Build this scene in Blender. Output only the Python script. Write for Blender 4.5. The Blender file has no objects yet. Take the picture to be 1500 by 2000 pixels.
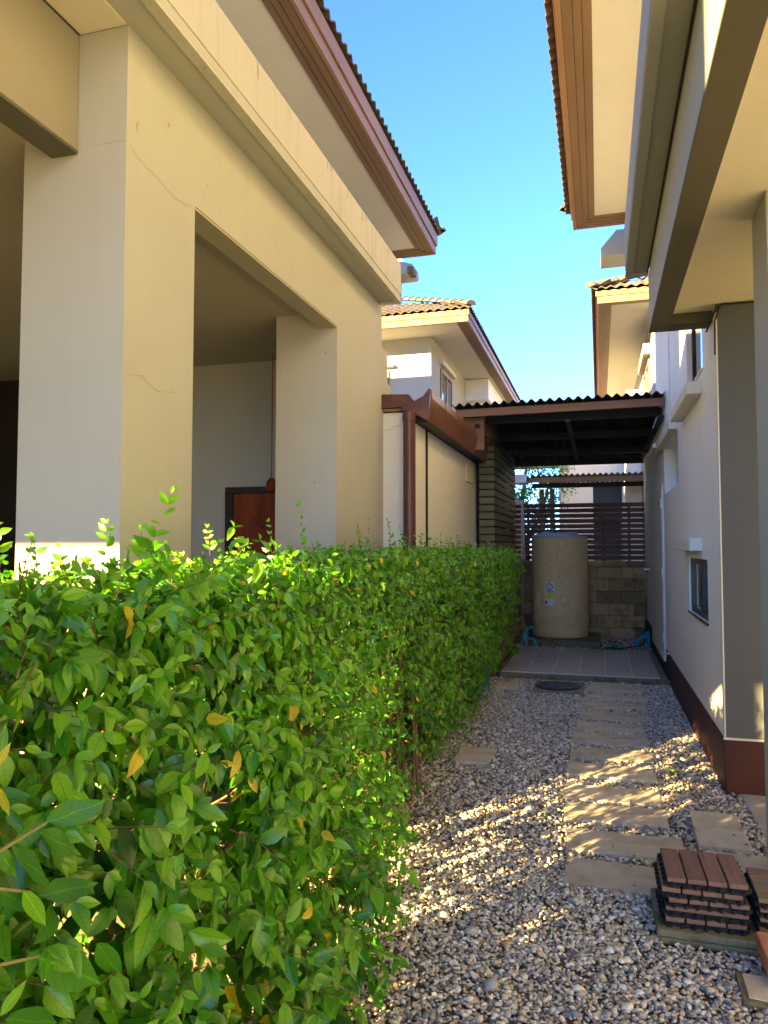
import bpy, math, random
import numpy as np
from mathutils import Vector, Matrix, Euler, noise
random.seed(7); rng = np.random.default_rng(7)
R = math.radians
scene = bpy.context.scene
COL = scene.collection

# ------------------------------------------------------------------ camera
cam = bpy.data.cameras.new('camera'); camo = bpy.data.objects.new('camera', cam); COL.objects.link(camo)
cam.sensor_fit = 'HORIZONTAL'; cam.sensor_width = 36.0; cam.lens = 1440 / 1500 * 36.0
cam.clip_start = 0.05; cam.clip_end = 3000
camo.location = (0, 0, 1.5)
camo.rotation_euler = (R(90 + 2.704), 0, R(16.243))
scene.camera = camo

# ------------------------------------------------------------------ light
SUN_AZ = 33.0      # the light travels this many degrees right of the alley's axis
SUN_EL = 16.5
SD = Vector((math.sin(R(SUN_AZ)) * math.cos(R(SUN_EL)), math.cos(R(SUN_AZ)) * math.cos(R(SUN_EL)), -math.sin(R(SUN_EL))))
w = bpy.data.worlds.new('World'); scene.world = w; w.use_nodes = True
nt = w.node_tree; nt.nodes.clear()
sky = nt.nodes.new('ShaderNodeTexSky'); sky.sky_type = 'NISHITA'; sky.sun_disc = False
sky.sun_elevation = R(SUN_EL); sky.sun_rotation = R(SUN_AZ + 180)
sky.air_density = 0.5; sky.dust_density = 0.0; sky.ozone_density = 3.5
bg = nt.nodes.new('ShaderNodeBackground'); bg.inputs['Strength'].default_value = 0.055
out = nt.nodes.new('ShaderNodeOutputWorld')
tint = nt.nodes.new('ShaderNodeMix'); tint.data_type = 'RGBA'; tint.blend_type = 'MULTIPLY'; tint.inputs[0].default_value = 1.0
tint.inputs[7].default_value = (0.57, 0.74, 0.90, 1)      # clean air: a little less red and green over the whole sky
nt.links.new(sky.outputs[0], tint.inputs[6]); nt.links.new(tint.outputs[2], bg.inputs[0]); nt.links.new(bg.outputs[0], out.inputs[0])
sl = bpy.data.lights.new('sun', 'SUN'); sl.energy = 2.5; sl.angle = R(0.5); sl.color = (1.0, 0.67, 0.25)
so = bpy.data.objects.new('sun', sl); COL.objects.link(so)
so.rotation_euler = (-SD).to_track_quat('Z', 'Y').to_euler()
so.location = (-10, -14, 9)
vs = scene.view_settings
vs.view_transform = 'Standard'; vs.look = 'None'; vs.gamma = 1.0; vs.use_curve_mapping = False
vs.exposure = 4.35
try:
    scene.cycles.max_bounces = 10; scene.cycles.diffuse_bounces = 6; scene.cycles.transmission_bounces = 6
    scene.cycles.sample_clamp_indirect = 8
except Exception: pass

# ------------------------------------------------------------------ materials
def mat(name): 
    m = bpy.data.materials.new(name); m.use_nodes = True
    return m, m.node_tree, m.node_tree.nodes['Principled BSDF']
def N(t, typ, **kw):
    n = t.nodes.new(typ)
    for k, v in kw.items():
        if k in n.inputs.keys() if hasattr(n.inputs, 'keys') else False: n.inputs[k].default_value = v
        else: setattr(n, k, v)
    return n
def ramp(t, fac, stops):
    r = t.nodes.new('ShaderNodeValToRGB'); e = r.color_ramp.elements
    while len(e) < len(stops): e.new(0.5)
    for i, (p, c) in enumerate(stops): e[i].position = p; e[i].color = (*c, 1) if len(c) == 3 else c
    t.links.new(fac, r.inputs[0]); return r.outputs[0]
def surf(name, c1, c2, scale=3.0, rough=0.8, bump=0.1, bscale=60, dist=0.004, detail=6, stretch=(1,1,1), metallic=0, spec=0.3, rnd=0.0, c3=None, fine=0.0):
    m, t, p = mat(name)
    tc = t.nodes.new('ShaderNodeTexCoord'); mp = t.nodes.new('ShaderNodeMapping'); mp.inputs['Scale'].default_value = stretch
    t.links.new(tc.outputs['Object'], mp.inputs[0])
    n1 = t.nodes.new('ShaderNodeTexNoise'); n1.inputs['Scale'].default_value = scale; n1.inputs['Detail'].default_value = detail; n1.inputs['Roughness'].default_value = 0.6
    t.links.new(mp.outputs[0], n1.inputs['Vector'])
    stops = [(0.3, c1), (0.7, c2)] if c3 is None else [(0.3, c1), (0.52, c2), (0.7, c3)]
    col = ramp(t, n1.outputs['Fac'], stops)
    if fine:
        nf = t.nodes.new('ShaderNodeTexNoise'); nf.inputs['Scale'].default_value = 260; nf.inputs['Detail'].default_value = 2
        t.links.new(tc.outputs['Object'], nf.inputs['Vector'])
        mx = t.nodes.new('ShaderNodeMix'); mx.data_type = 'RGBA'; mx.blend_type = 'MULTIPLY'; mx.inputs[0].default_value = fine
        g = ramp(t, nf.outputs['Fac'], [(0.3, (0.35,)*3), (0.65, (1.25,)*3)])
        t.links.new(col, mx.inputs[6]); t.links.new(g, mx.inputs[7]); col = mx.outputs[2]
    if rnd:
        oi = t.nodes.new('ShaderNodeObjectInfo'); mr = t.nodes.new('ShaderNodeMapRange')
        mr.inputs['To Min'].default_value = 1 - rnd; mr.inputs['To Max'].default_value = 1 + rnd
        t.links.new(oi.outputs['Random'], mr.inputs[0])
        hs = t.nodes.new('ShaderNodeHueSaturation'); t.links.new(mr.outputs[0], hs.inputs['Value']); t.links.new(col, hs.inputs['Color']); col = hs.outputs[0]
    t.links.new(col, p.inputs['Base Color'])
    p.inputs['Roughness'].default_value = rough; p.inputs['Metallic'].default_value = metallic
    p.inputs['Specular IOR Level'].default_value = spec
    if bump:
        n2 = t.nodes.new('ShaderNodeTexNoise'); n2.inputs['Scale'].default_value = bscale; n2.inputs['Detail'].default_value = 5
        t.links.new(mp.outputs[0], n2.inputs['Vector'])
        b = t.nodes.new('ShaderNodeBump'); b.inputs['Strength'].default_value = bump; b.inputs['Distance'].default_value = dist
        t.links.new(n2.outputs['Fac'], b.inputs['Height']); t.links.new(b.outputs[0], p.inputs['Normal'])
    return m
def sc(c, k): return tuple(min(1, x * k) for x in c)
CREAM = (0.43, 0.435, 0.38)
def plaster(name, c, streak=0.0, spots=True):
    """painted render: slight roller unevenness, dust, optional vertical run marks under the top"""
    m, t, p = mat(name)
    tc = t.nodes.new('ShaderNodeTexCoord')
    n1 = t.nodes.new('ShaderNodeTexNoise'); n1.inputs['Scale'].default_value = 1.3; n1.inputs['Detail'].default_value = 7; n1.inputs['Roughness'].default_value = .65
    t.links.new(tc.outputs['Object'], n1.inputs['Vector'])
    col = ramp(t, n1.outputs['Fac'], [(0.3, sc(c, .95)), (0.7, sc(c, 1.03))])
    # faint rain streaks
    mp = t.nodes.new('ShaderNodeMapping'); mp.inputs['Scale'].default_value = (9, 9, .8); t.links.new(tc.outputs['Object'], mp.inputs[0])
    n3 = t.nodes.new('ShaderNodeTexNoise'); n3.inputs['Scale'].default_value = 1.6; n3.inputs['Detail'].default_value = 6; t.links.new(mp.outputs[0], n3.inputs['Vector'])
    st = ramp(t, n3.outputs['Fac'], [(0.50, (1, 1, 1)), (0.78, (1 - .07 - streak,) * 3)])
    mx = t.nodes.new('ShaderNodeMix'); mx.data_type = 'RGBA'; mx.blend_type = 'MULTIPLY'; mx.inputs[0].default_value = .5 if streak == 0 else 1
    t.links.new(col, mx.inputs[6]); t.links.new(st, mx.inputs[7]); col = mx.outputs[2]
    if streak:
        n4 = t.nodes.new('ShaderNodeTexNoise'); n4.inputs['Scale'].default_value = 14; n4.inputs['Detail'].default_value = 8; n4.inputs['Roughness'].default_value = .75
        t.links.new(tc.outputs['Object'], n4.inputs['Vector'])
        g = ramp(t, n4.outputs['Fac'], [(0.6, (1, 1, 1)), (0.72, (.62, .5, .36))])
        m2 = t.nodes.new('ShaderNodeMix'); m2.data_type = 'RGBA'; m2.blend_type = 'MULTIPLY'; m2.inputs[0].default_value = streak * 2
        t.links.new(col, m2.inputs[6]); t.links.new(g, m2.inputs[7]); col = m2.outputs[2]
    if spots:
        v = t.nodes.new('ShaderNodeTexVoronoi'); v.inputs['Scale'].default_value = 2.2; t.links.new(tc.outputs['Object'], v.inputs['Vector'])
        g = ramp(t, v.outputs['Distance'], [(0.012, (.35, .28, .2)), (0.022, (1, 1, 1))])
        m2 = t.nodes.new('ShaderNodeMix'); m2.data_type = 'RGBA'; m2.blend_type = 'MULTIPLY'; m2.inputs[0].default_value = .6
        t.links.new(col, m2.inputs[6]); t.links.new(g, m2.inputs[7]); col = m2.outputs[2]
    t.links.new(col, p.inputs['Base Color']); p.inputs['Roughness'].default_value = .75; p.inputs['Specular IOR Level'].default_value = .25
    n2 = t.nodes.new('ShaderNodeTexNoise'); n2.inputs['Scale'].default_value = 45; n2.inputs['Detail'].default_value = 6; t.links.new(tc.outputs['Object'], n2.inputs['Vector'])
    b = t.nodes.new('ShaderNodeBump'); b.inputs['Strength'].default_value = .12; b.inputs['Distance'].default_value = .006
    t.links.new(n2.outputs['Fac'], b.inputs['Height'])
    n5 = t.nodes.new('ShaderNodeTexNoise'); n5.inputs['Scale'].default_value = 3; n5.inputs['Detail'].default_value = 2; t.links.new(tc.outputs['Object'], n5.inputs['Vector'])
    b2 = t.nodes.new('ShaderNodeBump'); b2.inputs['Strength'].default_value = .15; b2.inputs['Distance'].default_value = .03
    t.links.new(n5.outputs['Fac'], b2.inputs['Height']); t.links.new(b.outputs[0], b2.inputs['Normal']); t.links.new(b2.outputs[0], p.inputs['Normal'])
    return m
M = {}
M['cream'] = plaster('cream_plaster', CREAM)
M['cream_band'] = plaster('weathered_cream_plaster', (.48, .47, .41), streak=.13)
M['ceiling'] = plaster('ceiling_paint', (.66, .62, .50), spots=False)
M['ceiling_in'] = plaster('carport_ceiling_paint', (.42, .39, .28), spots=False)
M['soffit'] = plaster('soffit_board', (.62, .61, .54), spots=True)
M['pale'] = plaster('pale_wall_paint', (.87, .87, .85))
M['grey'] = plaster('grey_wall_paint', (.105, .118, .13))
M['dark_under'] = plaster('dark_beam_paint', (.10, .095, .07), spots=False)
M['plinth'] = surf('maroon_plinth_paint', (.040, .011, .009), (.085, .024, .017), 3, .55, .15, 80, .003, spec=.4)
M['cream_light'] = plaster('light_cream_plaster', (.74, .71, .58))
M['cream_shaded'] = plaster('shade_darkened_cream', (.27, .25, .19), spots=False)  # cream darkened in the colour itself, for the shade under the roof
M['trim'] = plaster('white_trim', (.72, .70, .62))
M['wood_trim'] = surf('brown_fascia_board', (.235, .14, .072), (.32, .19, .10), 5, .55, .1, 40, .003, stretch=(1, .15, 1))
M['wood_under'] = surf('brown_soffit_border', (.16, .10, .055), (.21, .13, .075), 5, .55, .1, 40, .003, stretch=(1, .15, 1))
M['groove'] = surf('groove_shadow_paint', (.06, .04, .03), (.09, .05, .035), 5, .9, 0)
M['tile'] = surf('weathered_roof_tile', (.07, .060, .050), (.205, .18, .145), 6, .9, .4, 60, .006, rnd=.18, fine=.4)
M['door'] = surf('red_brown_teak', (.15, .03, .009), (.27, .06, .015), 4, .55, .15, 30, .003, stretch=(6, 6, .5), spec=.15)
M['door_frame'] = surf('dark_door_frame', (.016, .008, .005), (.028, .014, .009), 4, .4, 0)
M['dark'] = surf('dark_interior_timber', (.02, .013, .008), (.035, .022, .013), 4, .6, 0)
M['gutter'] = surf('brown_gutter_steel', (.085, .028, .017), (.17, .065, .035), 2.6, .38, .1, 12, .004, spec=.5, c3=(.12, .04, .024))
M['gutter_under'] = surf('weathered_gutter_underside', (.10, .045, .02), (.24, .13, .05), 7, .6, .2, 30, .004, c3=(.05, .03, .02))
M['pipe_brown'] = surf('maroon_pipe', (.085, .026, .019), (.11, .035, .026), 5, .35, .05, 20, .002, spec=.5)
M['slat_green'] = surf('olive_brown_slat', (.12, .11, .055), (.18, .165, .085), 5, .6, .2, 40, .003, stretch=(.5, .5, 4), rnd=.12)
M['slat_brown'] = surf('dark_brown_slat', (.14, .052, .036), (.19, .072, .05), 5, .55, .15, 40, .003, stretch=(.5, 1, 4), rnd=.12)
M['black_steel'] = surf('black_steel', (.012, .011, .010), (.02, .018, .016), 5, .5, 0)
M['black_frame'] = surf('black_window_frame', (.010, .010, .010), (.016, .016, .016), 5, .35, 0, spec=.5)
M['block'] = surf('mossy_concrete_block', (.26, .145, .06), (.50, .30, .14), 5, .95, .6, 50, .006, rnd=.35, c3=(.40, .26, .14), fine=.5)
M['mortar'] = surf('mortar', (.09, .07, .045), (.17, .13, .09), 9, .95, .5, 60, .006)
M['block_red'] = surf('reddish_block', (.28, .16, .10), (.42, .25, .16), 5, .95, .6, 50, .006, rnd=.3, fine=.4)
M['concrete'] = surf('grey_concrete', (.17, .15, .11), (.30, .28, .23), 5, .9, .5, 40, .006, fine=.35)
M['moss_concrete'] = surf('mossy_concrete', (.11, .10, .05), (.23, .20, .12), 8, .95, .7, 50, .008, c3=(.15, .13, .06), fine=.5)
M['sheet'] = surf('old_fibre_cement_sheet', (.018, .015, .012), (.05, .045, .038), 3, .95, .5, 40, .006)
M['sheet2'] = surf('pale_fibre_cement_sheet', (.14, .13, .115), (.28, .27, .24), 3, .95, .5, 40, .006)
M['canopy_board'] = surf('painted_canopy_fascia', (.19, .105, .06), (.26, .15, .09), 2, .7, .15, 40, .004, stretch=(.3, 1, 3))
M['patio'] = surf('slate_grey_floor_tile', (.33, .32, .31), (.45, .44, .43), 3, .45, .2, 90, .002, rnd=.12, spec=.4, fine=.2)
M['grout'] = surf('tile_grout', (.6, .58, .52), (.75, .72, .66), 12, .9, .2)
M['stone'] = surf('sandstone_slab', (.34, .30, .22), (.58, .52, .40), 3.2, .85, .55, 35, .006, rnd=.13, c3=(.45, .43, .37), fine=.3)
M['soil'] = surf('damp_grit', (.12, .10, .08), (.24, .21, .17), 30, .95, .8, 120, .01)
M['floor'] = surf('carport_concrete', (.16, .145, .11), (.24, .22, .17), 3, .85, .3)
M['iron'] = surf('cast_iron_cover', (.030, .034, .042), (.06, .066, .078), 9, .5, .6, 60, .004, metallic=.3)
M['blue'] = surf('blue_pvc', (.025, .26, .42), (.04, .34, .52), 6, .4, .05, spec=.5)
M['hose'] = surf('green_hose', (.008, .12, .055), (.012, .17, .075), 6, .35, 0, spec=.5)
M['steel'] = surf('dull_steel', (.45, .44, .42), (.6, .6, .58), 20, .35, .1, metallic=.8)
M['deck'] = surf('red_brown_composite_deck', (.165, .095, .070), (.255, .150, .112), 6, .75, .35, 80, .002, stretch=(12, .7, 4), rnd=.1)
M['deck2'] = surf('faded_tan_composite_deck', (.17, .125, .075), (.26, .20, .13), 6, .8, .35, 80, .002, stretch=(.7, 12, 4), rnd=.1)
M['plastic'] = surf('black_plastic_grid', (.008, .008, .007), (.02, .02, .017), 20, .6, .2)
M['brick'] = surf('orange_clay_brick', (.42, .17, .085), (.58, .28, .16), 8, .9, .5, 70, .004, fine=.5)
M['weed'] = surf('weed_leaf', (.10, .22, .02), (.16, .30, .03), 8, .6, 0)
M['lid'] = surf('pale_blue_plastic', (.36, .42, .48), (.44, .50, .55), 5, .45, .05, spec=.4)
M['sun_patch_paint'] = surf('sunlight_imitating_cream', (.80, .68, .42), (.86, .74, .48), 5, .8, 0)  # sunlight put into the colour of a small wall patch
M['bark'] = surf('brown_bark', (.10, .062, .035), (.22, .14, .08), 14, .9, .6, 60, .004, stretch=(1, 1, .3))
M['terracotta'] = surf('terracotta_roof', (.42, .24, .13), (.62, .42, .26), 12, .9, .4, rnd=.15)
M['sticker_white'] = surf('sticker_white', (.72, .72, .72), (.78, .78, .78), 5, .5, 0)
M['sticker_blue'] = surf('sticker_navy', (.02, .03, .12), (.025, .035, .14), 5, .5, 0)
M['sticker_yellow'] = surf('sticker_yellow', (.75, .62, .02), (.8, .66, .03), 5, .5, 0)
M['sticker_red'] = surf('sticker_red', (.6, .03, .02), (.65, .04, .03), 5, .5, 0)
M['curtain'] = surf('green_curtain', (.10, .14, .05), (.22, .25, .11), 3, .9, 0, stretch=(12, 1, 1))
M['bronze'] = surf('bronze_window_frame', (.24, .15, .07), (.3, .19, .09), 5, .4, 0, spec=.5)
def granite():
    m, t, p = mat('tan_granite_plastic')
    tc = t.nodes.new('ShaderNodeTexCoord')
    n1 = t.nodes.new('ShaderNodeTexNoise'); n1.inputs['Scale'].default_value = 170; n1.inputs['Detail'].default_value = 3; n1.inputs['Roughness'].default_value = .8
    t.links.new(tc.outputs['Object'], n1.inputs['Vector'])
    c = ramp(t, n1.outputs['Fac'], [(.36, (.42, .27, .10)), (.5, (.76, .55, .26)), (.66, (.88, .68, .40))])
    t.links.new(c, p.inputs['Base Color']); p.inputs['Roughness'].default_value = .5
    b = t.nodes.new('ShaderNodeBump'); b.inputs['Strength'].default_value = .35; b.inputs['Distance'].default_value = .004
    t.links.new(n1.outputs['Fac'], b.inputs['Height']); t.links.new(b.outputs[0], p.inputs['Normal'])
    return m
M['granite'] = granite()
def glass(name, c, rough=.04):
    m, t, p = mat(name); p.inputs['Base Color'].default_value = (*c, 1); p.inputs['Roughness'].default_value = rough
    p.inputs['Specular IOR Level'].default_value = .9; p.inputs['Coat Weight'].default_value = .6; p.inputs['Coat Roughness'].default_value = .02
    return m
M['glass'] = glass('dark_window_glass', (.02, .03, .035))
M['glass_green'] = glass('greenish_window_glass', (.035, .075, .07), .1)
def leafmat(name, dark, mid, yel, trans=.30, rough=.30, rib=.62):
    m, t, p = mat(name)
    a = t.nodes.new('ShaderNodeAttribute'); a.attribute_name = 'tint'
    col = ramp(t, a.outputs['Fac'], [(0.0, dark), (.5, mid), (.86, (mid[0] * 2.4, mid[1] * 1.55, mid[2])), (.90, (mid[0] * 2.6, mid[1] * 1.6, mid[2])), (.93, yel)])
    uv = t.nodes.new('ShaderNodeUVMap'); uv.uv_map = 'UVMap'
    sp = t.nodes.new('ShaderNodeSeparateXYZ'); t.links.new(uv.outputs[0], sp.inputs[0])
    ab = t.nodes.new('ShaderNodeMath'); ab.operation = 'ABSOLUTE'; t.links.new(sp.outputs[0], ab.inputs[0])
    # midrib and side veins
    r1 = ramp(t, ab.outputs[0], [(.02, (rib,) * 3), (.07, (1, 1, 1))])
    m1 = t.nodes.new('ShaderNodeMath'); m1.operation = 'MULTIPLY_ADD'; m1.inputs[1].default_value = -.22
    t.links.new(ab.outputs[0], m1.inputs[0]); t.links.new(sp.outputs[1], m1.inputs[2])
    m2 = t.nodes.new('ShaderNodeMath'); m2.operation = 'MULTIPLY'; m2.inputs[1].default_value = 7 * math.tau; t.links.new(m1.outputs[0], m2.inputs[0])
    m3 = t.nodes.new('ShaderNodeMath'); m3.operation = 'SINE'; t.links.new(m2.outputs[0], m3.inputs[0])
    r2 = ramp(t, m3.outputs[0], [(.80, (1, 1, 1)), (.98, (.80, .80, .80))])
    mx = t.nodes.new('ShaderNodeMix'); mx.data_type = 'RGBA'; mx.blend_type = 'MULTIPLY'; mx.inputs[0].default_value = 1
    t.links.new(col, mx.inputs[6]); t.links.new(r1, mx.inputs[7])
    mx2 = t.nodes.new('ShaderNodeMix'); mx2.data_type = 'RGBA'; mx2.blend_type = 'MULTIPLY'; mx2.inputs[0].default_value = 1
    t.links.new(mx.outputs[2], mx2.inputs[6]); t.links.new(r2, mx2.inputs[7])
    t.links.new(mx2.outputs[2], p.inputs['Base Color']); p.inputs['Roughness'].default_value = rough; p.inputs['Specular IOR Level'].default_value = .55
    tr = t.nodes.new('ShaderNodeBsdfTranslucent')
    hs = t.nodes.new('ShaderNodeHueSaturation'); hs.inputs['Value'].default_value = 1.7; hs.inputs['Saturation'].default_value = 1.1
    t.links.new(mx2.outputs[2], hs.inputs['Color']); t.links.new(hs.outputs[0], tr.inputs['Color'])
    ms = t.nodes.new('ShaderNodeMixShader'); ms.inputs[0].default_value = trans
    o = t.nodes['Material Output']
    t.links.new(p.outputs[0], ms.inputs[1]); t.links.new(tr.outputs[0], ms.inputs[2]); t.links.new(ms.outputs[0], o.inputs[0])
    return m
M['leaf'] = leafmat('hedge_leaf', (.009, .055, .010), (.064, .25, .012), (.55, .46, .025))
M['ficus'] = leafmat('glossy_ficus_leaf', (.014, .085, .014), (.07, .27, .015), (.40, .38, .02), .25, .42, 1.6)
M['green_stem'] = surf('green_stem', (.16, .17, .05), (.26, .24, .10), 30, .6, .1)
M['dry'] = surf('dry_leaf', (.20, .11, .04), (.42, .26, .09), 30, .8, .2)
def pebmat():
    m, t, p = mat('river_pebble')
    a = t.nodes.new('ShaderNodeAttribute'); a.attribute_name = 'tint'
    col = ramp(t, a.outputs['Fac'], [(0, (.16, .165, .19)), (.16, (.30, .31, .33)), (.34, (.56, .52, .44)), (.44, (.46, .38, .26)), (.52, (.72, .68, .58)), (.78, (.82, .78, .68)), (.92, (.50, .36, .22)), (1, (.80, .79, .74))])
    tc = t.nodes.new('ShaderNodeTexCoord'); n = t.nodes.new('ShaderNodeTexNoise'); n.inputs['Scale'].default_value = 120; n.inputs['Detail'].default_value = 4
    t.links.new(tc.outputs['Object'], n.inputs['Vector']); g = ramp(t, n.outputs['Fac'], [(.3, (.72,) * 3), (.7, (1.15,) * 3)])
    mx = t.nodes.new('ShaderNodeMix'); mx.data_type = 'RGBA'; mx.blend_type = 'MULTIPLY'; mx.inputs[0].default_value = .8
    t.links.new(col, mx.inputs[6]); t.links.new(g, mx.inputs[7]); t.links.new(mx.outputs[2], p.inputs['Base Color'])
    p.inputs['Roughness'].default_value = .55; p.inputs['Specular IOR Level'].default_value = .4
    return m
M['pebble'] = pebmat()

# ------------------------------------------------------------------ helpers
OFF = {}
def root(name, label, cat, loc, group=None):
    o = bpy.data.objects.new(name, None); COL.objects.link(o); o.location = loc; o.empty_display_size = .1
    OFF[o.name] = Vector(loc); o['label'] = label; o['category'] = cat
    if group: o['group'] = group
    return o
def tag(o, label=None, cat=None, group=None, kind=None):
    if label: o['label'] = label
    if cat: o['category'] = cat
    if group: o['group'] = group
    if kind: o['kind'] = kind
    return o
def link(name, me, parent=None, origin=None):
    o = bpy.data.objects.new(name, me); COL.objects.link(o)
    if parent is not None: o.parent = parent; OFF[o.name] = OFF[parent.name]
    else:
        o.location = origin or (0, 0, 0); OFF[o.name] = Vector(o.location)
    return o
class MB:
    def __init__(s): s.v = []; s.f = []
    def add(s, vs, fs):
        b = len(s.v); s.v += [tuple(x) for x in vs]; s.f += [tuple(b + i for i in f) for f in fs]; return s
    def box(s, x0, x1, y0, y1, z0, z1):
        vs = [(x, y, z) for z in (z0, z1) for y in (y0, y1) for x in (x0, x1)]
        return s.add(vs, [(0, 2, 3, 1), (4, 5, 7, 6), (0, 1, 5, 4), (2, 6, 7, 3), (0, 4, 6, 2), (1, 3, 7, 5)])
    def prism(s, poly, axis, a, b):
        """poly: 2D points; axis 'x','y','z' = extrusion axis"""
        n = len(poly)
        def P(u, v, w): return {'y': (u, w, v), 'x': (w, u, v), 'z': (u, v, w)}[axis]
        vs = [P(u, v, a) for u, v in poly] + [P(u, v, b) for u, v in poly]
        return s.add(vs, [tuple(range(n))[::-1], tuple(range(n, 2 * n))] + [(i, (i + 1) % n, n + (i + 1) % n, n + i) for i in range(n)])
    def tube(s, pts, r, n=10, cap=True):
        pts = [Vector(p) for p in pts]; rings = []; rr = r if isinstance(r, (list, tuple)) else [r] * len(pts)
        up = None
        for i, p in enumerate(pts):
            d = (pts[min(i + 1, len(pts) - 1)] - pts[max(i - 1, 0)]).normalized()
            if up is None: up = d.orthogonal().normalized()
            up = (up - d * up.dot(d)).normalized(); side = d.cross(up)
            rings.append([p + (up * math.cos(a) + side * math.sin(a)) * rr[i] for a in [math.tau * k / n for k in range(n)]])
        vs = [q for ring in rings for q in ring]; fs = []
        for i in range(len(pts) - 1):
            for k in range(n): fs.append((i * n + k, i * n + (k + 1) % n, (i + 1) * n + (k + 1) % n, (i + 1) * n + k))
        if cap: fs += [tuple(range(n))[::-1], tuple((len(pts) - 1) * n + k for k in range(n))]
        return s.add(vs, fs)
    def lathe(s, prof, c, n=48, sx=1, sy=1):
        vs = []; fs = []
        for r, z in prof:
            for k in range(n): a = math.tau * k / n; vs.append((c[0] + r * sx * math.cos(a), c[1] + r * sy * math.sin(a), c[2] + z))
        for i in range(len(prof) - 1):
            for k in range(n): fs.append((i * n + k, i * n + (k + 1) % n, (i + 1) * n + (k + 1) % n, (i + 1) * n + k))
        fs += [tuple(range(n))[::-1], tuple((len(prof) - 1) * n + k for k in range(n))]
        return s.add(vs, fs)
    def build(s, name, m, parent=None, bevel=0, smooth=False, origin=None):
        off = OFF[parent.name] if parent is not None else Vector(origin or (0, 0, 0))
        me = bpy.data.meshes.new(name); me.from_pydata([(x - off[0], y - off[1], z - off[2]) for x, y, z in s.v], [], s.f)
        me.materials.append(M[m] if isinstance(m, str) else m)
        import bmesh
        bm = bmesh.new(); bm.from_mesh(me); bmesh.ops.recalc_face_normals(bm, faces=bm.faces); bm.to_mesh(me); bm.free()
        if smooth:
            me.polygons.foreach_set('use_smooth', [True] * len(me.polygons)); me.set_sharp_from_angle(angle=R(40))
        o = link(name, me, parent, tuple(off) if parent is None else None)
        if bevel:
            b = o.modifiers.new('bevel', 'BEVEL'); b.width = bevel; b.segments = 2; b.limit_method = 'ANGLE'
        return o
def box(name, m, parent, *a, bevel=0.004): return MB().box(*a).build(name, m, parent, bevel)
def inst(name, me, parent, loc, rot=(0, 0, 0), scl=(1, 1, 1)):
    o = bpy.data.objects.new(name, me); COL.objects.link(o); o.parent = parent
    o.location = Vector(loc) - OFF[parent.name]; o.rotation_euler = rot; o.scale = scl; return o
def np_mesh(name, V, F, m, smooth=True, tint=None, uv=None):
    me = bpy.data.meshes.new(name); V = np.asarray(V, np.float32); F = np.asarray(F, np.int32)
    nf, k = F.shape
    me.vertices.add(len(V)); me.vertices.foreach_set('co', V.ravel())
    me.loops.add(nf * k); me.loops.foreach_set('vertex_index', F.ravel())
    me.polygons.add(nf); me.polygons.foreach_set('loop_start', np.arange(0, nf * k, k, dtype=np.int32))
    try: me.polygons.foreach_set('loop_total', np.full(nf, k, np.int32))
    except Exception: pass
    if smooth: me.polygons.foreach_set('use_smooth', np.ones(nf, bool))
    me.update(calc_edges=True)
    if tint is not None:
        a = me.attributes.new('tint', 'FLOAT', 'POINT'); a.data.foreach_set('value', np.asarray(tint, np.float32).ravel())
    if uv is not None:
        l = me.uv_layers.new(name='UVMap'); l.data.foreach_set('uv', np.asarray(uv, np.float32)[F.ravel()].ravel())
    me.materials.append(M[m]); return me
def ribbon(name, pts, nrm, wdt, m, parent):
    """a fine crack: a thin sliver a millimetre proud of the face with outward normal nrm"""
    mb = MB(); nrm = Vector(nrm)
    P = [Vector(p) for p in pts]; fine = []
    for a, b in zip(P, P[1:]):
        k = max(2, int((b - a).length / .03))
        for i in range(k):
            q = a.lerp(b, i / k); d = (b - a).normalized().cross(nrm)
            fine.append(q + d * random.uniform(-.008, .008))
    fine.append(P[-1]); vs = []
    for i, q in enumerate(fine):
        d = (fine[min(i + 1, len(fine) - 1)] - fine[max(0, i - 1)]).normalized().cross(nrm)
        ww = wdt * random.uniform(.4, 1.2) * (0.3 if i in (0, len(fine) - 1) else 1)
        vs += [q + nrm * .0012 + d * ww, q + nrm * .0012 - d * ww]
    mb.add(vs, [(2 * i, 2 * i + 1, 2 * i + 3, 2 * i + 2) for i in range(len(fine) - 1)])
    return mb.build(name, m, parent)
M['crack'] = surf('crack_line', (.30, .22, .12), (.38, .29, .17), 30, .9, 0)
M['stain'] = surf('rust_stain', (.24, .13, .05), (.34, .2, .09), 30, .9, 0)

# ================================================================== GROUND
g = MB().box(-400, 400, -400, 400, -.6, -.012).build('ground', 'soil'); tag(g, 'bare grit under the gravel and beyond it', kind='structure')
cf = MB().box(-9, -1.7, -4.5, 6.3, -.3, .08).build('carport_floor', 'floor', bevel=.01); tag(cf, 'pale concrete carport floor behind the hedge', kind='structure')
cr = MB().box(.80, 5, -5, 4.95, -.3, .012).build('side_paving', 'patio', bevel=.005); tag(cr, 'dark slate paving beside the right house', kind='structure')
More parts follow.
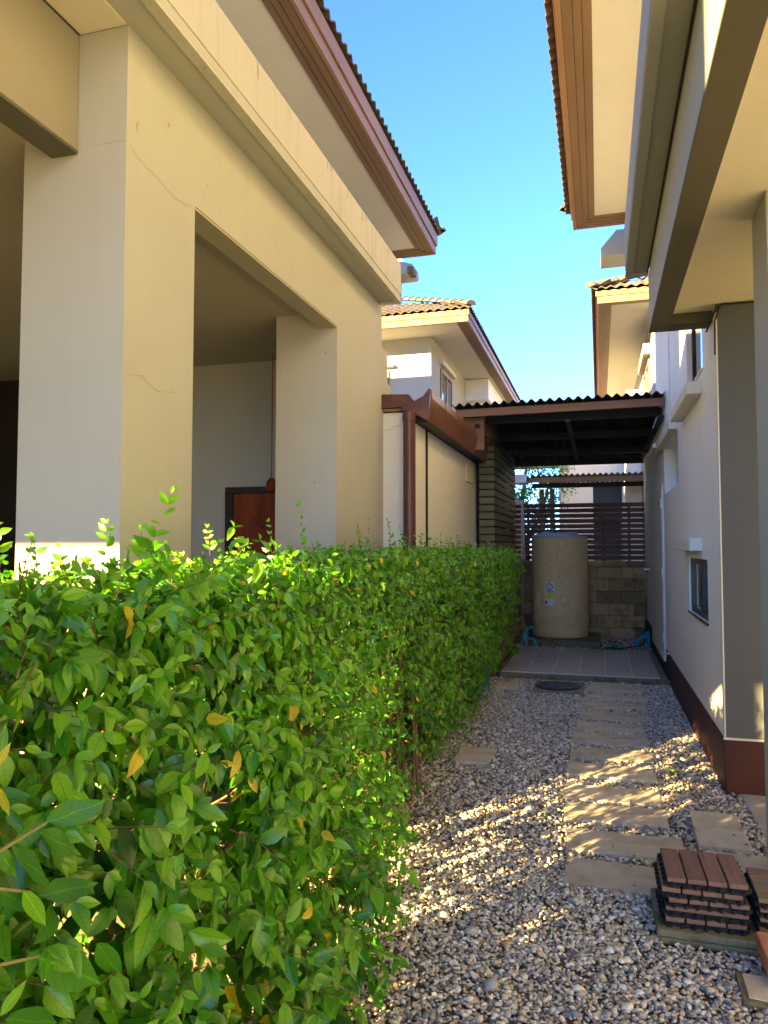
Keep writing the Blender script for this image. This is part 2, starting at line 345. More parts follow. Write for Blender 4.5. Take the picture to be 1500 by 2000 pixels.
# tiled patio
PT = MB().box(-1.12, .70, 8.60, 10.72, -.2, .066).build('patio', 'concrete', origin=(-.2, 9.6, 0)); tag(PT, 'low tiled patio slab in front of the water tank', kind='structure')
ed = MB().box(-1.10, .72, 8.555, 8.60, -.1, .062).build('patio_edge', 'moss_concrete', bevel=.006); tag(ed, 'mossy front edge of the patio', kind='structure')
gm = MB().box(-1.095, .615, 8.605, 10.715, .066, .0745).build('grout_bed', 'grout', PT)
tw = .288
tm = MB().box(-tw / 2 + .006, tw / 2 - .006, -.346, .346, -.02, .003).build('tile', 'patio', PT, bevel=.002)
first = True
for i in range(6):
    for j in range(3):
        x = -1.10 + tw / 2 + i * tw; y = 8.605 + .352 + j * .704
        loc = Vector((x, y, .0745)) - OFF[PT.name]
        if first: t_ = tm; first = False; me0 = tm.data; 
        else: t_ = bpy.data.objects.new('tile', me0); COL.objects.link(t_); t_.parent = PT; b = t_.modifiers.new('bevel', 'BEVEL'); b.width = .002
        t_.location = loc + Vector((0, 0, random.uniform(-.0008, .0008)))
# the first mesh was offset by the patio origin: recentre it
off = OFF[PT.name]
for v in me0.vertices: v.co += off

# ================================================================== ROOF TILES
def tile_mesh(w_, l_, name, m='tile'):
    """one wave of a concrete roof tile: local x across, y up the slope, curved across its width"""
    n = 9; vs = []; fs = []
    for row, y in enumerate((0, l_)):
        for side in (0, 1):
            for k in range(n):
                u = k / (n - 1); h = .017 * math.cos(math.tau * u) + (.014 if row == 0 else 0)
                vs.append((w_ * (u - .5), y, h - side * .014))
    q = lambda r, s_, k: (r * 2 + s_) * n + k
    for k in range(n - 1):
        fs += [(q(0, 0, k), q(0, 0, k + 1), q(1, 0, k + 1), q(1, 0, k)), (q(0, 1, k), q(1, 1, k), q(1, 1, k + 1), q(0, 1, k + 1)), (q(0, 0, k), q(0, 1, k), q(0, 1, k + 1), q(0, 0, k + 1))]
    fs += [(q(0, 0, 0), q(1, 0, 0), q(1, 1, 0), q(0, 1, 0)), (q(0, 0, n - 1), q(0, 1, n - 1), q(1, 1, n - 1), q(1, 0, n - 1))]
    me = bpy.data.meshes.new(name); me.from_pydata(vs, [], fs); me.materials.append(M[m])
    me.polygons.foreach_set('use_smooth', [True] * len(me.polygons)); me.set_sharp_from_angle(angle=R(40)); return me
TM = tile_mesh(.155, .36, 'roof_tile')
def cap_mesh():
    mb = MB(); n = 9
    vs = []; 
    for y, r in ((0, .105), (.06, .105), (.0601, .09), (.36, .08)):
        for k in range(n): a = math.pi * k / (n - 1); vs.append((r * math.cos(a), y, r * .75 * math.sin(a)))
    fs = [(i * n + k, i * n + k + 1, (i + 1) * n + k + 1, (i + 1) * n + k) for i in range(3) for k in range(n - 1)] + [tuple(range(n))]
    me = bpy.data.meshes.new('ridge_tile'); me.from_pydata(vs, [], fs); me.materials.append(M['tile']); me.polygons.foreach_set('use_smooth', [True] * len(me.polygons)); me.set_sharp_from_angle(angle=R(40))
    return me
CAPM = cap_mesh()
def roof_plane(parent, start, end, inward, pitch, courses, stuff_courses=0, stuff_start=None, hip0=False, hip1=False, width=.155):
    """tiles along the eave start->end (world), rising to 'inward' (unit vector) at pitch degrees"""
    a, b = Vector(start), Vector(end); d = (b - a); L = d.length; d.normalize(); inw = Vector(inward)
    up = inw * math.cos(R(pitch)) + Vector((0, 0, math.sin(R(pitch)))); nrm = d.cross(up); 
    if nrm.z < 0: X = -d; nrm = X.cross(up)
    else: X = d
    rot = Matrix((X, up, nrm)).transposed(); eul = rot.to_euler()
    sd = [] 
    for c in range(courses):
        k = 0; run = c * .31 * math.cos(R(pitch))
        x = width / 2
        while x < L:
            if not (hip0 and x < run) and not (hip1 and x > L - run):
                p = a + d * x + up * (c * .31) + nrm * (.0 + .001 * c)
                o = inst('roof_tile', TM, parent, p, (rot @ Euler((random.uniform(-.03, .03), random.uniform(-.02, .02), 0)).to_matrix()).to_euler(), (width / .155, 1, 1))
            x += width; k += 1
    return up, nrm

# ================================================================== LEFT HOUSE
H = root('house', 'cream house on the left with open carport piers, brown eaves and a weathered band', 'house', (-3.5, 4, .05))
XL = -1.85
def lbox(name, m, *a, parent=None, bevel=.006): return box(name, m, parent or H, *a, bevel=bevel)
wm = MB(); wm.box(-2.36, XL, 2.55, 3.09, 0, 3.668); wm.box(-1.987, XL, 3.09, 5.10, 3.142, 3.668); wm.box(-2.34, XL, 5.10, 6.28, 0, 3.668)
wm.build('arcade_wall', 'cream', H)
lbox('pier', 'cream', -2.30, XL - .02, -2.25, -1.92, 0, 3.139)
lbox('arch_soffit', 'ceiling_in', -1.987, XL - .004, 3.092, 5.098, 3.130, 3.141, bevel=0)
lbox('beam', 'cream_shaded', -2.212, -2.085, -1.9, 2.548, 3.165, 3.664)  # its darker colour imitates the roof's shade
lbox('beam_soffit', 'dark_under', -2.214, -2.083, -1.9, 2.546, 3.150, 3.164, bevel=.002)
lbox('beam', 'cream', -6.998, -2.214, -2.02, -1.88, 3.11, 3.66)
lbox('sun_blocker', 'cream', -6.997, -5.45, -2.03, -1.89, 0, 3.108)  # three unseen panels added to block sun, leaving an opening and a slit
lbox('sun_blocker', 'cream', -3.78, -3.60, -2.03, -1.89, 0, 3.108)
lbox('sun_blocker', 'cream', -3.36, -2.302, -2.03, -1.89, 0, 3.108)
lbox('ceiling', 'ceiling', -2.083, -1.852, -3.0, 2.548, 3.665, 3.72)              # ceiling strip under the eave, left of the band
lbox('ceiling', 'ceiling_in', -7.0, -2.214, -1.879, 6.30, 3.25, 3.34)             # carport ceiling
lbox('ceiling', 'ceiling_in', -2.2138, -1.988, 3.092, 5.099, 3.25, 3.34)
lbox('wall', 'cream', -5.4, -1.86, 6.299, 6.5, 0, 3.30)                            # rear wall with the door
lbox('wall', 'cream', -1.859, XL, 6.281, 6.6, 0, 3.0)
lbox('folding_door', 'dark', -7.4, -5.402, 6.28, 6.4, .08, 3.30)
lbox('side_wall', 'cream', -7.0, -6.85, -1.85, 6.27, 0, 3.24)
# cornice: flat shelf under the band with an inset groove
lbox('cornice', 'cream', XL - .05, -1.655, -3.0, 6.20, 3.669, 3.72)
lbox('cornice_lip', 'cream_band', -1.71, -1.652, -3.0, 6.205, 3.652, 3.668, bevel=.002)
lbox('cornice_lip', 'cream_band', -1.848, -1.712, 6.16, 6.205, 3.652, 3.666, bevel=.002)
lbox('band', 'cream_band', -1.95, -1.652, -3.0, 6.21, 3.721, 4.0)
mb = MB(); mb.prism([(-3.4, 5.92), (-2.86, 5.92), (-2.83, 5.95), (-2.83, 6.06), (-2.93, 6.09), (-3.15, 6.27), (-3.4, 6.27)], 'y', 11.35, 11.80)
mb.build('bracket', 'cream_band', H, bevel=.006)
MB().box(-2.92, -2.815, 11.342, 11.6, 5.915, 6.03).build('broken_corner', 'moss_concrete', H, bevel=.015)
# small gravels: cracks and stains on the plaster
ribbon('crack', [(XL + .0, 2.56, 3.20), (XL, 2.70, 3.12), (XL, 2.80, 3.02), (XL, 2.96, 2.98), (XL, 3.085, 3.10)][:0] + [(XL, 2.56, 3.17), (XL, 2.66, 3.135), (XL, 2.78, 3.12), (XL, 2.90, 3.10), (XL, 3.08, 3.115)], (1, 0, 0), .0011, 'crack', H)
ribbon('crack', [(-1.852, 2.55, 3.17), (-1.90, 2.55, 3.185), (-1.96, 2.55, 3.175), (-2.0, 2.55, 3.165)], (0, -1, 0), .001, 'crack', H)
ribbon('crack', [(XL, 2.56, 2.21), (XL, 2.68, 2.22), (XL, 2.80, 2.185), (XL, 2.95, 2.20)], (1, 0, 0), .0012, 'crack', H)
ribbon('crack', [(XL, 5.35, 3.42), (XL, 5.50, 3.36), (XL, 5.75, 3.27), (XL, 6.0, 3.22), (XL, 6.25, 3.14)], (1, 0, 0), .0013, 'crack', H)
for (y, z, h_) in [(2.62, 3.30, .05), (2.85, 3.42, .02), (3.2, 3.30, .015), (4.4, 3.28, .012)]:
    ribbon('stain', [(XL, y, z), (XL, y + .008, z - h_)], (1, 0, 0), .004, 'stain', H)
for (y, h_) in [(3.35, .10), (4.35, .07), (4.42, .05), (4.75, .08), (5.1, .09), (5.18, .05), (5.8, .06)]:
    ribbon('stain', [(-1.652, y, 3.995), (-1.652, y + .01, 3.995 - h_)], (1, 0, 0), .006, 'stain', H)
# upper storey set back over the carport roof, with its eave
lbox('flat_roof', 'cream', -7.0, -1.951, -3.0, 6.20, 3.80, 3.98)
lbox('upper_wall', 'cream', -9, -3.13, 1.1, 10.2, 3.981, 5.898)
lbox('upper_wall', 'cream', -7, -3.13, -2.9, -.8, 3.981, 5.898)  # unseen block added to cut the sun falling on the right house
lbox('upper_wall', 'cream', -9, -3.12, 10.201, 11.78, 5.56, 6.0)
lbox('soffit', 'soffit', -5.5, -2.552, .3, 10.38, 5.902, 5.93, bevel=0)
EY = 10.65
for i, (x0, x1) in enumerate([(-2.550, -2.487), (-2.483, -2.418), (-2.413, -2.330)]):
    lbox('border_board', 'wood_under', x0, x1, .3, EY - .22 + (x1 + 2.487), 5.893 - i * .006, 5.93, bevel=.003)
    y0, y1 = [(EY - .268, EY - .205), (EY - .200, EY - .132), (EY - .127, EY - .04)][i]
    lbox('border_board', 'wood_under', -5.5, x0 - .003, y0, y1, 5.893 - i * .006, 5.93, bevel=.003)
for y0, y1 in [(.3, 4.3), (4.304, 8.0), (8.004, 9.75), (9.754, EY)]:
    lbox('fascia_board', 'wood_trim', -2.328, -2.290, y0, y1, 5.875, 5.995, bevel=.004)
    lbox('fascia_board', 'wood_trim', -2.328, -2.266, y0, y1, 5.998, 6.17, bevel=.004)
lbox('fascia_board', 'wood_trim', -5.5, -2.330, EY - .035, EY, 5.875, 5.995, bevel=.004)
lbox('fascia_board', 'wood_trim', -5.5, -2.330, EY - .035, EY + .024, 5.998, 6.17, bevel=.004)
rf = MB()
rf.add([(-2.27, .3, 6.17), (-2.27, EY, 6.17), (-5.6, EY - 3.33, 7.55), (-5.6, 3.6, 7.55), (-8.9, EY, 6.17), (-8.9, .3, 6.17)], [(0, 1, 2, 3), (1, 4, 2), (3, 2, 4, 5), (0, 3, 5)])
ROOF = rf.build('roof', 'tile', H)
roof_plane(ROOF, (-2.225, .3, 6.19), (-2.225, EY + .06, 6.19), (-1, 0, 0), 22.5, 2)
roof_plane(ROOF, (-5.0, EY + .06, 6.19), (-2.225, EY + .06, 6.19), (0, -1, 0), 22.5, 2, hip1=True)
for k in range(9): inst('ridge_tile', CAPM, ROOF, (-2.21 - .21 * k, EY + .07 - .21 * k, 6.22 + .087 * k), (R(16), 0, R(135)))
# front door in the rear wall
DR = MB().box(-3.38, -3.30, 6.24, 6.31, .08, 2.0).box(-2.50, -2.42, 6.24, 6.31, .08, 2.0).box(-3.38, -2.42, 6.24, 6.31, 2.0, 2.06).build('door', 'door_frame', H, bevel=.004)
MB().box(-3.298, -2.502, 6.262, 6.295, .085, 1.998).build('door_leaf', 'door', DR)
mb = MB()
for x0 in (-3.23, -2.86):
    pts = [(x0, 1.0), (x0 + .29, 1.0), (x0 + .29, 1.66)] + [(x0 + .29 - .29 * k / 10, 1.66 + (.20 if x0 < -3 else -.20) * (.5 - .5 * math.cos(math.pi * k / 10)) + (0 if x0 < -3 else .20)) for k in range(1, 11)]
    mb.prism(pts, 'y', 6.248, 6.2615); mb.prism([(x0, .2), (x0 + .29, .2), (x0 + .29, .85), (x0, .85)], 'y', 6.248, 6.2615)
mb.build('door_panel', 'door', DR, bevel=.012)
MB().tube([(-2.56, 6.25, 1.1), (-2.56, 6.20, 1.1), (-2.64, 6.20, 1.1)], .01, 8).build('handle', 'steel', DR)
orn = MB().lathe([(.005, -.07), (.035, -.055), (.05, -.02), (.05, .02), (.03, .05), (.008, .07)], (-2.85, 6.13, 2.06), 12).box(-2.853, -2.847, 6.127, 6.133, 2.13, 3.25)
tag(orn.build('hanging_ornament', 'door', smooth=True, origin=(-2.85, 6.13, 2.06)), 'small dark red ornament hanging in front of the wooden door', 'ornament')

# ================================================================== SERVICE WALL WITH GUTTER
SW = root('service_wall', 'low cream wall between the left house and the slatted screen, under a brown gutter', 'wall', (-1.8, 8, 0))
mb = MB(); mb.box(-2.3, -1.55, 6.62, 8.50, 0, 2.60); mb.box(-2.3, -1.55, 8.50, 9.0, 0, 2.30); mb.box(-2.3, -1.55, 8.50, 9.0, 2.52, 2.60); mb.box(-2.3, -1.55, 9.0, 9.62, 0, 2.60)
MB().box(-2.3, -1.55, 6.34, 9.62, 0, 2.60).build('wall', 'cream_light', SW, bevel=.006)
MB().box(-2.3, -1.56, 9.62, 13.0, 0, 2.9).build('wall', 'cream', SW, bevel=.006)
MB().box(-1.548, -1.535, 8.85, 9.35, 2.30, 2.52).build('painted_sun_patch', 'sun_patch_paint', SW, bevel=.003)  # bright plate stands in for a sunlit patch on the wall
MB().box(-1.90, -1.66, 6.325, 6.338, 0, 2.70).build('render_panel', 'cream_light', SW, bevel=.003)
ribbon('crack', [(-1.89, 6.3245, 2.53), (-1.82, 6.3245, 2.545), (-1.75, 6.3245, 2.57), (-1.67, 6.3245, 2.60)], (0, -1, 0), .002, 'crack', SW)
MB().box(-1.60, -1.44, 6.34, 9.9, 2.605, 2.66).build('eave_board', 'black_steel', SW)
MB().box(-2.2, -1.60, 6.34, 9.9, 2.70, 2.80).build('eave_board', 'black_steel', SW)
MB().box(-1.90, -1.655, 6.29, 6.60, 2.71, 2.73).build('flashing', 'stain', SW)
MB().prism([(-1.905, 2.735), (-1.60, 2.735), (-1.565, 2.80), (-1.60, 2.85), (-1.905, 2.865)], 'y', 6.27, 6.60).build('flashing', 'gutter', SW, bevel=.004)
GT = MB().prism([(-1.655, 2.70), (-1.60, 2.685), (-1.52, 2.66), (-1.425, 2.60), (-1.415, 2.62), (-1.40, 2.88), (-1.41, 2.885), (-1.46, 2.82), (-1.55, 2.775), (-1.655, 2.775)], 'y', 6.235, 6.25).build('gutter', 'gutter', SW, bevel=.002)
seg = [6.25 + .62 * k for k in range(7)]
for a, b in zip(seg, seg[1:]):
    MB().prism([(-1.425, 2.602), (-1.413, 2.602), (-1.385, 2.80), (-1.392, 2.878), (-1.404, 2.878), (-1.398, 2.80)], 'y', a + .006, b - .001).build('gutter_panel', 'gutter', GT, bevel=.002)
    MB().prism([(-1.60, 2.678), (-1.52, 2.654), (-1.427, 2.600), (-1.427, 2.612), (-1.52, 2.668), (-1.60, 2.69)], 'y', a + .006, b - .001).build('gutter_tray', 'gutter_under', GT)
    MB().prism([(-1.422, 2.604), (-1.409, 2.604), (-1.380, 2.80), (-1.388, 2.884), (-1.402, 2.884), (-1.394, 2.80)], 'y', b - .016, b + .006).build('gutter_seam', 'pipe_brown', GT)
MB().tube([(-1.585, 6.235, 2.68), (-1.585, 6.235, .1)], .055, 18).build('downpipe', 'pipe_brown', SW, smooth=True)
MB().tube([(-1.585, 6.235, 2.66), (-1.585, 6.235, 2.60)], .062, 18).build('pipe_collar', 'pipe_brown', SW, smooth=True)
MB().tube([(-1.54, 6.72, 2.6), (-1.541, 6.72, 1.4), (-1.54, 6.72, .1)], .012, 6).build('cable', 'black_steel', SW)
MB().box(-1.545, -1.30, 8.75, 8.775, 2.66, 3.05).box(-1.32, -1.30, 8.775, 10.2, 2.84, 3.08).build('flashing', 'canopy_board', SW, bevel=.003)

# ================================================================== SLATTED SCREEN
SS = root('slatted_screen', 'dark olive slatted corner screen standing on the reddish block wall', 'screen', (-1.3, 10.6, 1.25))
k = 0; z = 1.30
for z in np.arange(1.28, 2.86, .098):
    b = MB().prism([(-1.505, 9.62), (-1.30, 9.62), (-1.30, 12.15), (-1.322, 12.15), (-1.322, 9.642), (-1.505, 9.642)], 'z', z, z + .079)
    b.build('slat', 'slat_green', SS, bevel=.003)
MB().box(-1.515, -1.345, 9.66, 9.68, 1.2, 2.88).box(-1.36, -1.345, 9.68, 11.3, 1.2, 2.88).build('gap_shade_panel', 'black_steel', SS)  # black sheet added to stop light leaking, so the slat gaps look shaded
for (x, y) in ((-1.36, 9.70), (-1.36, 10.9), (-1.36, 12.08)):
    MB().box(x - .03, x + .03, y - .03, y + .03, 1.22, 2.9).build('post', 'black_steel', SS)

# ================================================================== BLOCK WALLS
def block_course(parent, axis, a0, a1, f0, f1, z0, z1, off, m, L=.40, j=.008):
    x = a0 - off
    while x < a1:
        p, q = max(x, a0) + j / 2, min(x + L, a1) - j / 2
        if q - p > .03:
            d = random.uniform(-.004, .005)
            if axis == 'x': b = MB().box(p, q, f0 - d, f1, z0 + j / 2, z1 - j / 2)
            else: b = MB().box(f0, f1 + d, p, q, z0 + j / 2, z1 - j / 2)
            b.build('block', m, parent, bevel=.005)
        x += L
BW = root('block_wall', 'reddish concrete block wall on the left of the patio, half behind the hedge', 'wall', (-1.25, 10.4, 0))
MB().box(-1.385, -1.212, 8.79, 12.0, -.1, 1.24).build('mortar_core', 'mortar', BW)
for r in range(6): block_course(BW, 'y', 8.78, 12.02, -1.39, -1.20, .04 + r * .2, .04 + (r + 1) * .2, .2 * (r % 2), 'block_red')
MB().box(-1.395, -1.185, 8.70, 8.78, -.1, 1.26).build('post', 'block_red', BW, bevel=.005)
pp = MB().box(-1.24, -1.17, 12.1, 12.2, -.1, 1.30).build('post', 'concrete', BW, bevel=.005)
BK = root('block_wall', 'dark mossy block wall behind the beige water tank', 'wall', (-.2, 12.9, 0))
MB().box(-1.9, .88, 12.82, 12.98, -.1, 1.16).build('mortar_core', 'mortar', BK)
for r in range(6): block_course(BK, 'x', -1.85, .88, 12.79, 13.0, -.03 + r * .2, -.03 + (r + 1) * .2, .2 * (r % 2), 'block')
x = -1.85
while x < .85:
    L = random.choice([.26, .22, .38]); MB().box(x + .004, min(x + L, .88) - .004, 12.74, 13.04, 1.172, 1.265).build('coping_block', 'concrete' if 0 else 'block', BK, bevel=.008); x += L
SF = root('slatted_fence', 'dark brown horizontal slat fence on top of the rear block wall', 'fence', (-.2, 12.85, 1.27))
for i in range(11):
    z = 1.285 + i * .0878
    MB().box(-1.26, .86, 12.80, 12.822, z, z + .069).build('slat', 'slat_brown', SF, bevel=.002)
for x in (-1.16, .07, .48, .86): MB().box(x - .022, x + .022, 12.824, 12.86, 1.265, 2.215).build('post', 'slat_brown', SF)
SF2 = root('slatted_fence', 'short brown slat fence left of the white pipe at the rear corner', 'fence', (-1.6, 12.9, 1.3))
for i in range(11):
    z = 1.285 + i * .0878
    MB().box(-1.95, -1.285, 12.86, 12.88, z, z + .062).build('slat', 'slat_brown', SF2, bevel=.002)
tag(MB().tube([(-1.25, 12.76, 2.25), (-1.22, 12.72, 1.26)], .016, 8).build('white_pipe', 'trim', smooth=True, origin=(-1.24, 12.74, 1.26)), 'thin white pipe leaning at the left end of the slat fence', 'pipe')

# ================================================================== CANOPY
CN = root('canopy', 'brown corrugated canopy roof spanning the alley above the patio', 'canopy', (-.4, 10.7, 3))
def corrugated(x0, x1, y0, z0, y1, z1, pitch, amp, m, parent, slope_x=0.0):
    n = int((x1 - x0) / pitch * 10); xs = np.linspace(x0, x1, n + 1); V = []
    ys = np.linspace(y0, y1, 4)
    for th in (0, -.007):
        for y in ys:
            z = z0 + (z1 - z0) * (y - y0) / (y1 - y0)
            for x in xs: V.append((x, y, z + slope_x * (x - x0) + amp * math.cos(math.tau * (x - x0) / pitch) + th))
    F = []; nx = n + 1; L = 4 * nx
    for j in range(3):
        for i in range(n):
            a = j * nx + i; F.append((a, a + 1, a + 1 + nx, a + nx)); F.append((L + a, L + a + nx, L + a + 1 + nx, L + a + 1))
    for i in range(n): F.append((i, L + i, L + i + 1, i + 1)); a = 3 * nx + i; F.append((a, a + 1, L + a + 1, L + a))
    mb = MB(); mb.add(V, F); return mb.build('roof_sheet', m, parent, smooth=True)
corrugated(-1.66, .715, 8.52, 3.17, 12.95, 2.965, .104, .019, 'sheet', CN, .008)
MB().prism([(-1.62, 3.035), (.715, 3.055), (.715, 3.145), (-1.62, 3.128)], 'y', 8.60, 8.63).build('fascia_board', 'canopy_board', CN, bevel=.003)
for y, z, h in ((8.95, 3.0, .10), (10.2, 2.96, .09), (11.5, 2.90, .09)):
    MB().box(-1.42, .712, y, y + .05, z, z + h).build('beam', 'black_steel', CN)
MB().box(-1.40, .712, 12.62, 12.66, 2.86, 2.958).build('beam', 'black_steel', CN)
for x in (-1.40, -.35, .66): MB().box(x, x + .05, 8.64, 12.9, 2.93, 2.96).build('rafter', 'black_steel', CN)
TB = root('blind_roll', 'three pale rolled tubes bundled on the wall under the canopy end', 'rolled blinds', (.66, 9.3, 2.65))
for (x, z) in ((.665, 2.70), (.63, 2.66), (.675, 2.63)):
    MB().tube([(x, 8.95, z), (x, 9.9, z - .005)], .026, 12).build('tube', 'trim', TB, smooth=True)

# ================================================================== WATER TANK
TK = root('water_tank', 'tall beige speckled water tank with raised flower pattern and pale lid', 'water tank', (-.60, 12.05, .10))
tr = .435; tcx, tcy = -.605, 12.03
MB().lathe([(.40, .0), (.425, .015), (.43, .04), (.435, .20), (.441, .205), (.441, .225), (.435, .23), (.435, .245), (.441, .25), (.441, .265), (.435, .27), (.433, 1.50), (.425, 1.535), (.41, 1.55)], (tcx, tcy, .10), 72).build('body', 'granite', TK, smooth=True)
mb = MB(); n = 48; ring = [(tcx + .438 * math.cos(math.tau * k / n), tcy + .438 * math.sin(math.tau * k / n)) for k in range(n)]
vs = [(x, y, 1.652) for x, y in ring] + [(x, y, 1.664) for x, y in ring] + [(tcx - .22, tcy - .02, 1.745)]
mb.add(vs, [(k, (k + 1) % n, n + (k + 1) % n, n + k) for k in range(n)] + [(n + k, n + (k + 1) % n, 2 * n) for k in range(n)] + [tuple(range(n))[::-1]])
mb.build('lid', 'lid', TK)
MB().lathe([(.17, 0), (.17, .03), (.16, .035), (.15, .045)], (tcx + .12, tcy + .04, 1.69), 28).build('hatch', 'lid', TK, smooth=True)
def on_tank(s_, z, r=.4365):   # s_: metres right of the face turned to the camera
    a0 = math.atan2(tcy, tcx) + math.pi; a = a0 + s_ / r
    return (tcx + r * math.cos(a), tcy + r * math.sin(a), z)
def petals(cx, cz, items):
    mb = MB()
    for ang, L, W in items:
        for sc_ in (1.0, .68):
            pts = []
            for k in range(25):
                t = k / 24 * math.tau; u = L * sc_ * (.5 - .5 * math.cos(t)); v = W * sc_ * math.sin(t) * (.55 + .45 * u / L) + .012 * math.sin(3 * t)
                ca, sa = math.cos(R(ang)), math.sin(R(ang))
                pts.append(on_tank(cx + u * ca - v * sa, cz + u * sa + v * ca))
            mb.tube(pts, .011, 6, cap=False)
        pts = [on_tank(cx + L * .75 * q * math.cos(R(ang)), cz + L * .75 * q * math.sin(R(ang))) for q in np.linspace(.1, 1, 8)]
        mb.tube(pts, .006, 5)
    mb.build('raised_flower', 'granite', TK, smooth=True)
petals(-.02, 1.27, [(75, .36, .09), (150, .30, .09), (-30, .36, .11), (200, .26, .06), (-75, .30, .06), (25, .25, .05)])
petals(.16, .44, [(110, .34, .08), (200, .30, .09), (20, .26, .10), (-60, .22, .06), (-110, .18, .05)])
petals(-.38, .72, [(80, .22, .07), (-100, .22, .07)])
def sticker(s0, s1, z0, z1, m, lift, name='sticker'):
    mb = MB(); k = 6; vs = []
    for i in range(k + 1):
        s_ = s0 + (s1 - s0) * i / k; vs += [on_tank(s_, z0, .437 + lift), on_tank(s_, z1, .437 + lift)]
    mb.add(vs, [(2 * i, 2 * i + 2, 2 * i + 3, 2 * i + 1) for i in range(k)]); return mb.build(name, m, TK)
ST_S0, ST_S1 = -.235, -.085
sticker(ST_S0, ST_S1, .60, .955, 'sticker_white', .001)
sticker(ST_S0 + .012, ST_S1 - .004, .705, .79, 'sticker_yellow', .002)
sticker(ST_S0 + .016, ST_S1 - .010, .80, .825, 'sticker_blue', .002)
mb = MB(); c_ = (ST_S0 + ST_S1) / 2
for k in range(16):      # round navy emblem with a white core
    a, b = math.tau * k / 16, math.tau * (k + 1) / 16
    P_ = lambda r, t: on_tank(c_ + r * math.cos(t), .885 + r * math.sin(t), .4395)
    mb.add([P_(.058, a), P_(.058, b), P_(.044, b), P_(.044, a)], [(0, 1, 2, 3)])
for zz in (.905, .885, .865):
    for q in (-.022, -.004, .014): mb.add([on_tank(c_ + q, zz - .006, .4395), on_tank(c_ + q + .012, zz - .006, .4395), on_tank(c_ + q + .012, zz + .006, .4395), on_tank(c_ + q, zz + .006, .4395)], [(0, 1, 2, 3)])
mb.build('emblem', 'sticker_blue', TK)
mb = MB()
for zz in (.775, .758, .741, .724): 
    mb.add([on_tank(ST_S0 + .03, zz - .003, .4400), on_tank(ST_S1 - .03, zz - .003, .4400), on_tank(ST_S1 - .03, zz + .002, .4400), on_tank(ST_S0 + .03, zz + .002, .4400)], [(0, 1, 2, 3)])
for q in (0, .035, .07): mb.add([on_tank(ST_S0 + .025 + q, .806, .4400), on_tank(ST_S0 + .048 + q, .806, .4400), on_tank(ST_S0 + .048 + q, .819, .4400), on_tank(ST_S0 + .025 + q, .819, .4400)], [(0, 1, 2, 3)])
mb.build('print', 'sticker_white', TK)
sticker(ST_S0 + .006, ST_S0 + .040, .625, .672, 'sticker_red', .002)
tag(MB().box(-1.12, .0, 11.42, 12.65, -.05, .098).build('tank_slab', 'moss_concrete', bevel=.01, origin=(-.5, 12, 0)), 'square concrete slab under the beige water tank', 'slab')

# pipes, hose
P1 = root('water_pipe', 'blue plastic pipe with elbows at the left foot of the water tank', 'pipe', (-1.05, 11.35, 0))
MB().tube([(-1.07, 11.34, -.02), (-1.07, 11.34, .22), (-1.065, 11.36, .255), (-1.03, 11.46, .265), (-.99, 11.60, .265)], .023, 12).build('riser', 'blue', P1, smooth=True)
MB().tube([(-1.07, 11.33, .13), (-.98, 11.30, .13), (-.945, 11.29, .11), (-.935, 11.285, .08), (-.935, 11.285, -.02)], .021, 12).build('elbow', 'blue', P1, smooth=True)
MB().tube([(-1.11, 11.335, .13), (-1.03, 11.335, .13)], .029, 12).tube([(-1.07, 11.34, .10), (-1.07, 11.34, .17)], .029, 12).build('fitting', 'blue', P1, smooth=True)
P2 = root('water_pipe', 'blue plastic pipe fittings on the gravel beside the right wall', 'pipe', (.65, 11.9, 0))
MB().tube([(.54, 11.8, -.02), (.54, 11.8, .10), (.56, 11.8, .13), (.66, 11.83, .13), (.76, 11.86, .11)], .027, 12).tube([(.70, 11.8, -.02), (.70, 11.8, .18)], .03, 12).build('elbow', 'blue', P2, smooth=True)
MB().tube([(.64, 12.0, .10), (.72, 12.05, .17), (.80, 12.1, .22)], .05, 12).build('fitting', 'blue', P2, smooth=True)
tag(MB().tube([(-1.155, 7.80, -.05), (-1.15, 7.80, .25), (-1.16, 7.83, .33), (-1.22, 7.86, .36)], .032, 14).build('pipe_stub', 'blue', smooth=True, origin=(-1.15, 7.8, 0)), 'short upright blue pipe coming out of the hedge foot', 'pipe')
HS = root('garden_hose', 'green garden hose hanging from the tap on the rear wall', 'hose', (.72, 12.6, 0))
MB().tube([(.79, 12.66, .875), (.745, 12.63, .86), (.735, 12.62, .80), (.70, 12.45, .45), (.655, 12.2, .12), (.64, 12.1, .03), (.55, 11.75, .02), (.35, 11.4, .02), (.15, 11.2, .03), (.05, 11.35, .02), (.25, 11.55, .02)], .011, 8).build('hose', 'hose', HS, smooth=True)
MB().tube([(.86, 12.7, .90), (.76, 12.68, .90), (.755, 12.67, .86)], .012, 8).build('tap', 'steel', HS, smooth=True)
MB().box(.76, .80, 12.66, 12.70, .92, .935).build('tap_handle', 'sticker_red', HS)

# ================================================================== RIGHT HOUSE
RH = root('house', 'pale house on the right with maroon plinth, grey end wall and overhanging beams', 'house', (2, 7, 0))
XR = .72
def rbox(name, m, *a, parent=None, bevel=.006): return box(name, m, parent or RH, *a, bevel=bevel)
rbox('plinth', 'plinth', XR - .004, 3.5, 4.94, 12.78, -.2, .335)
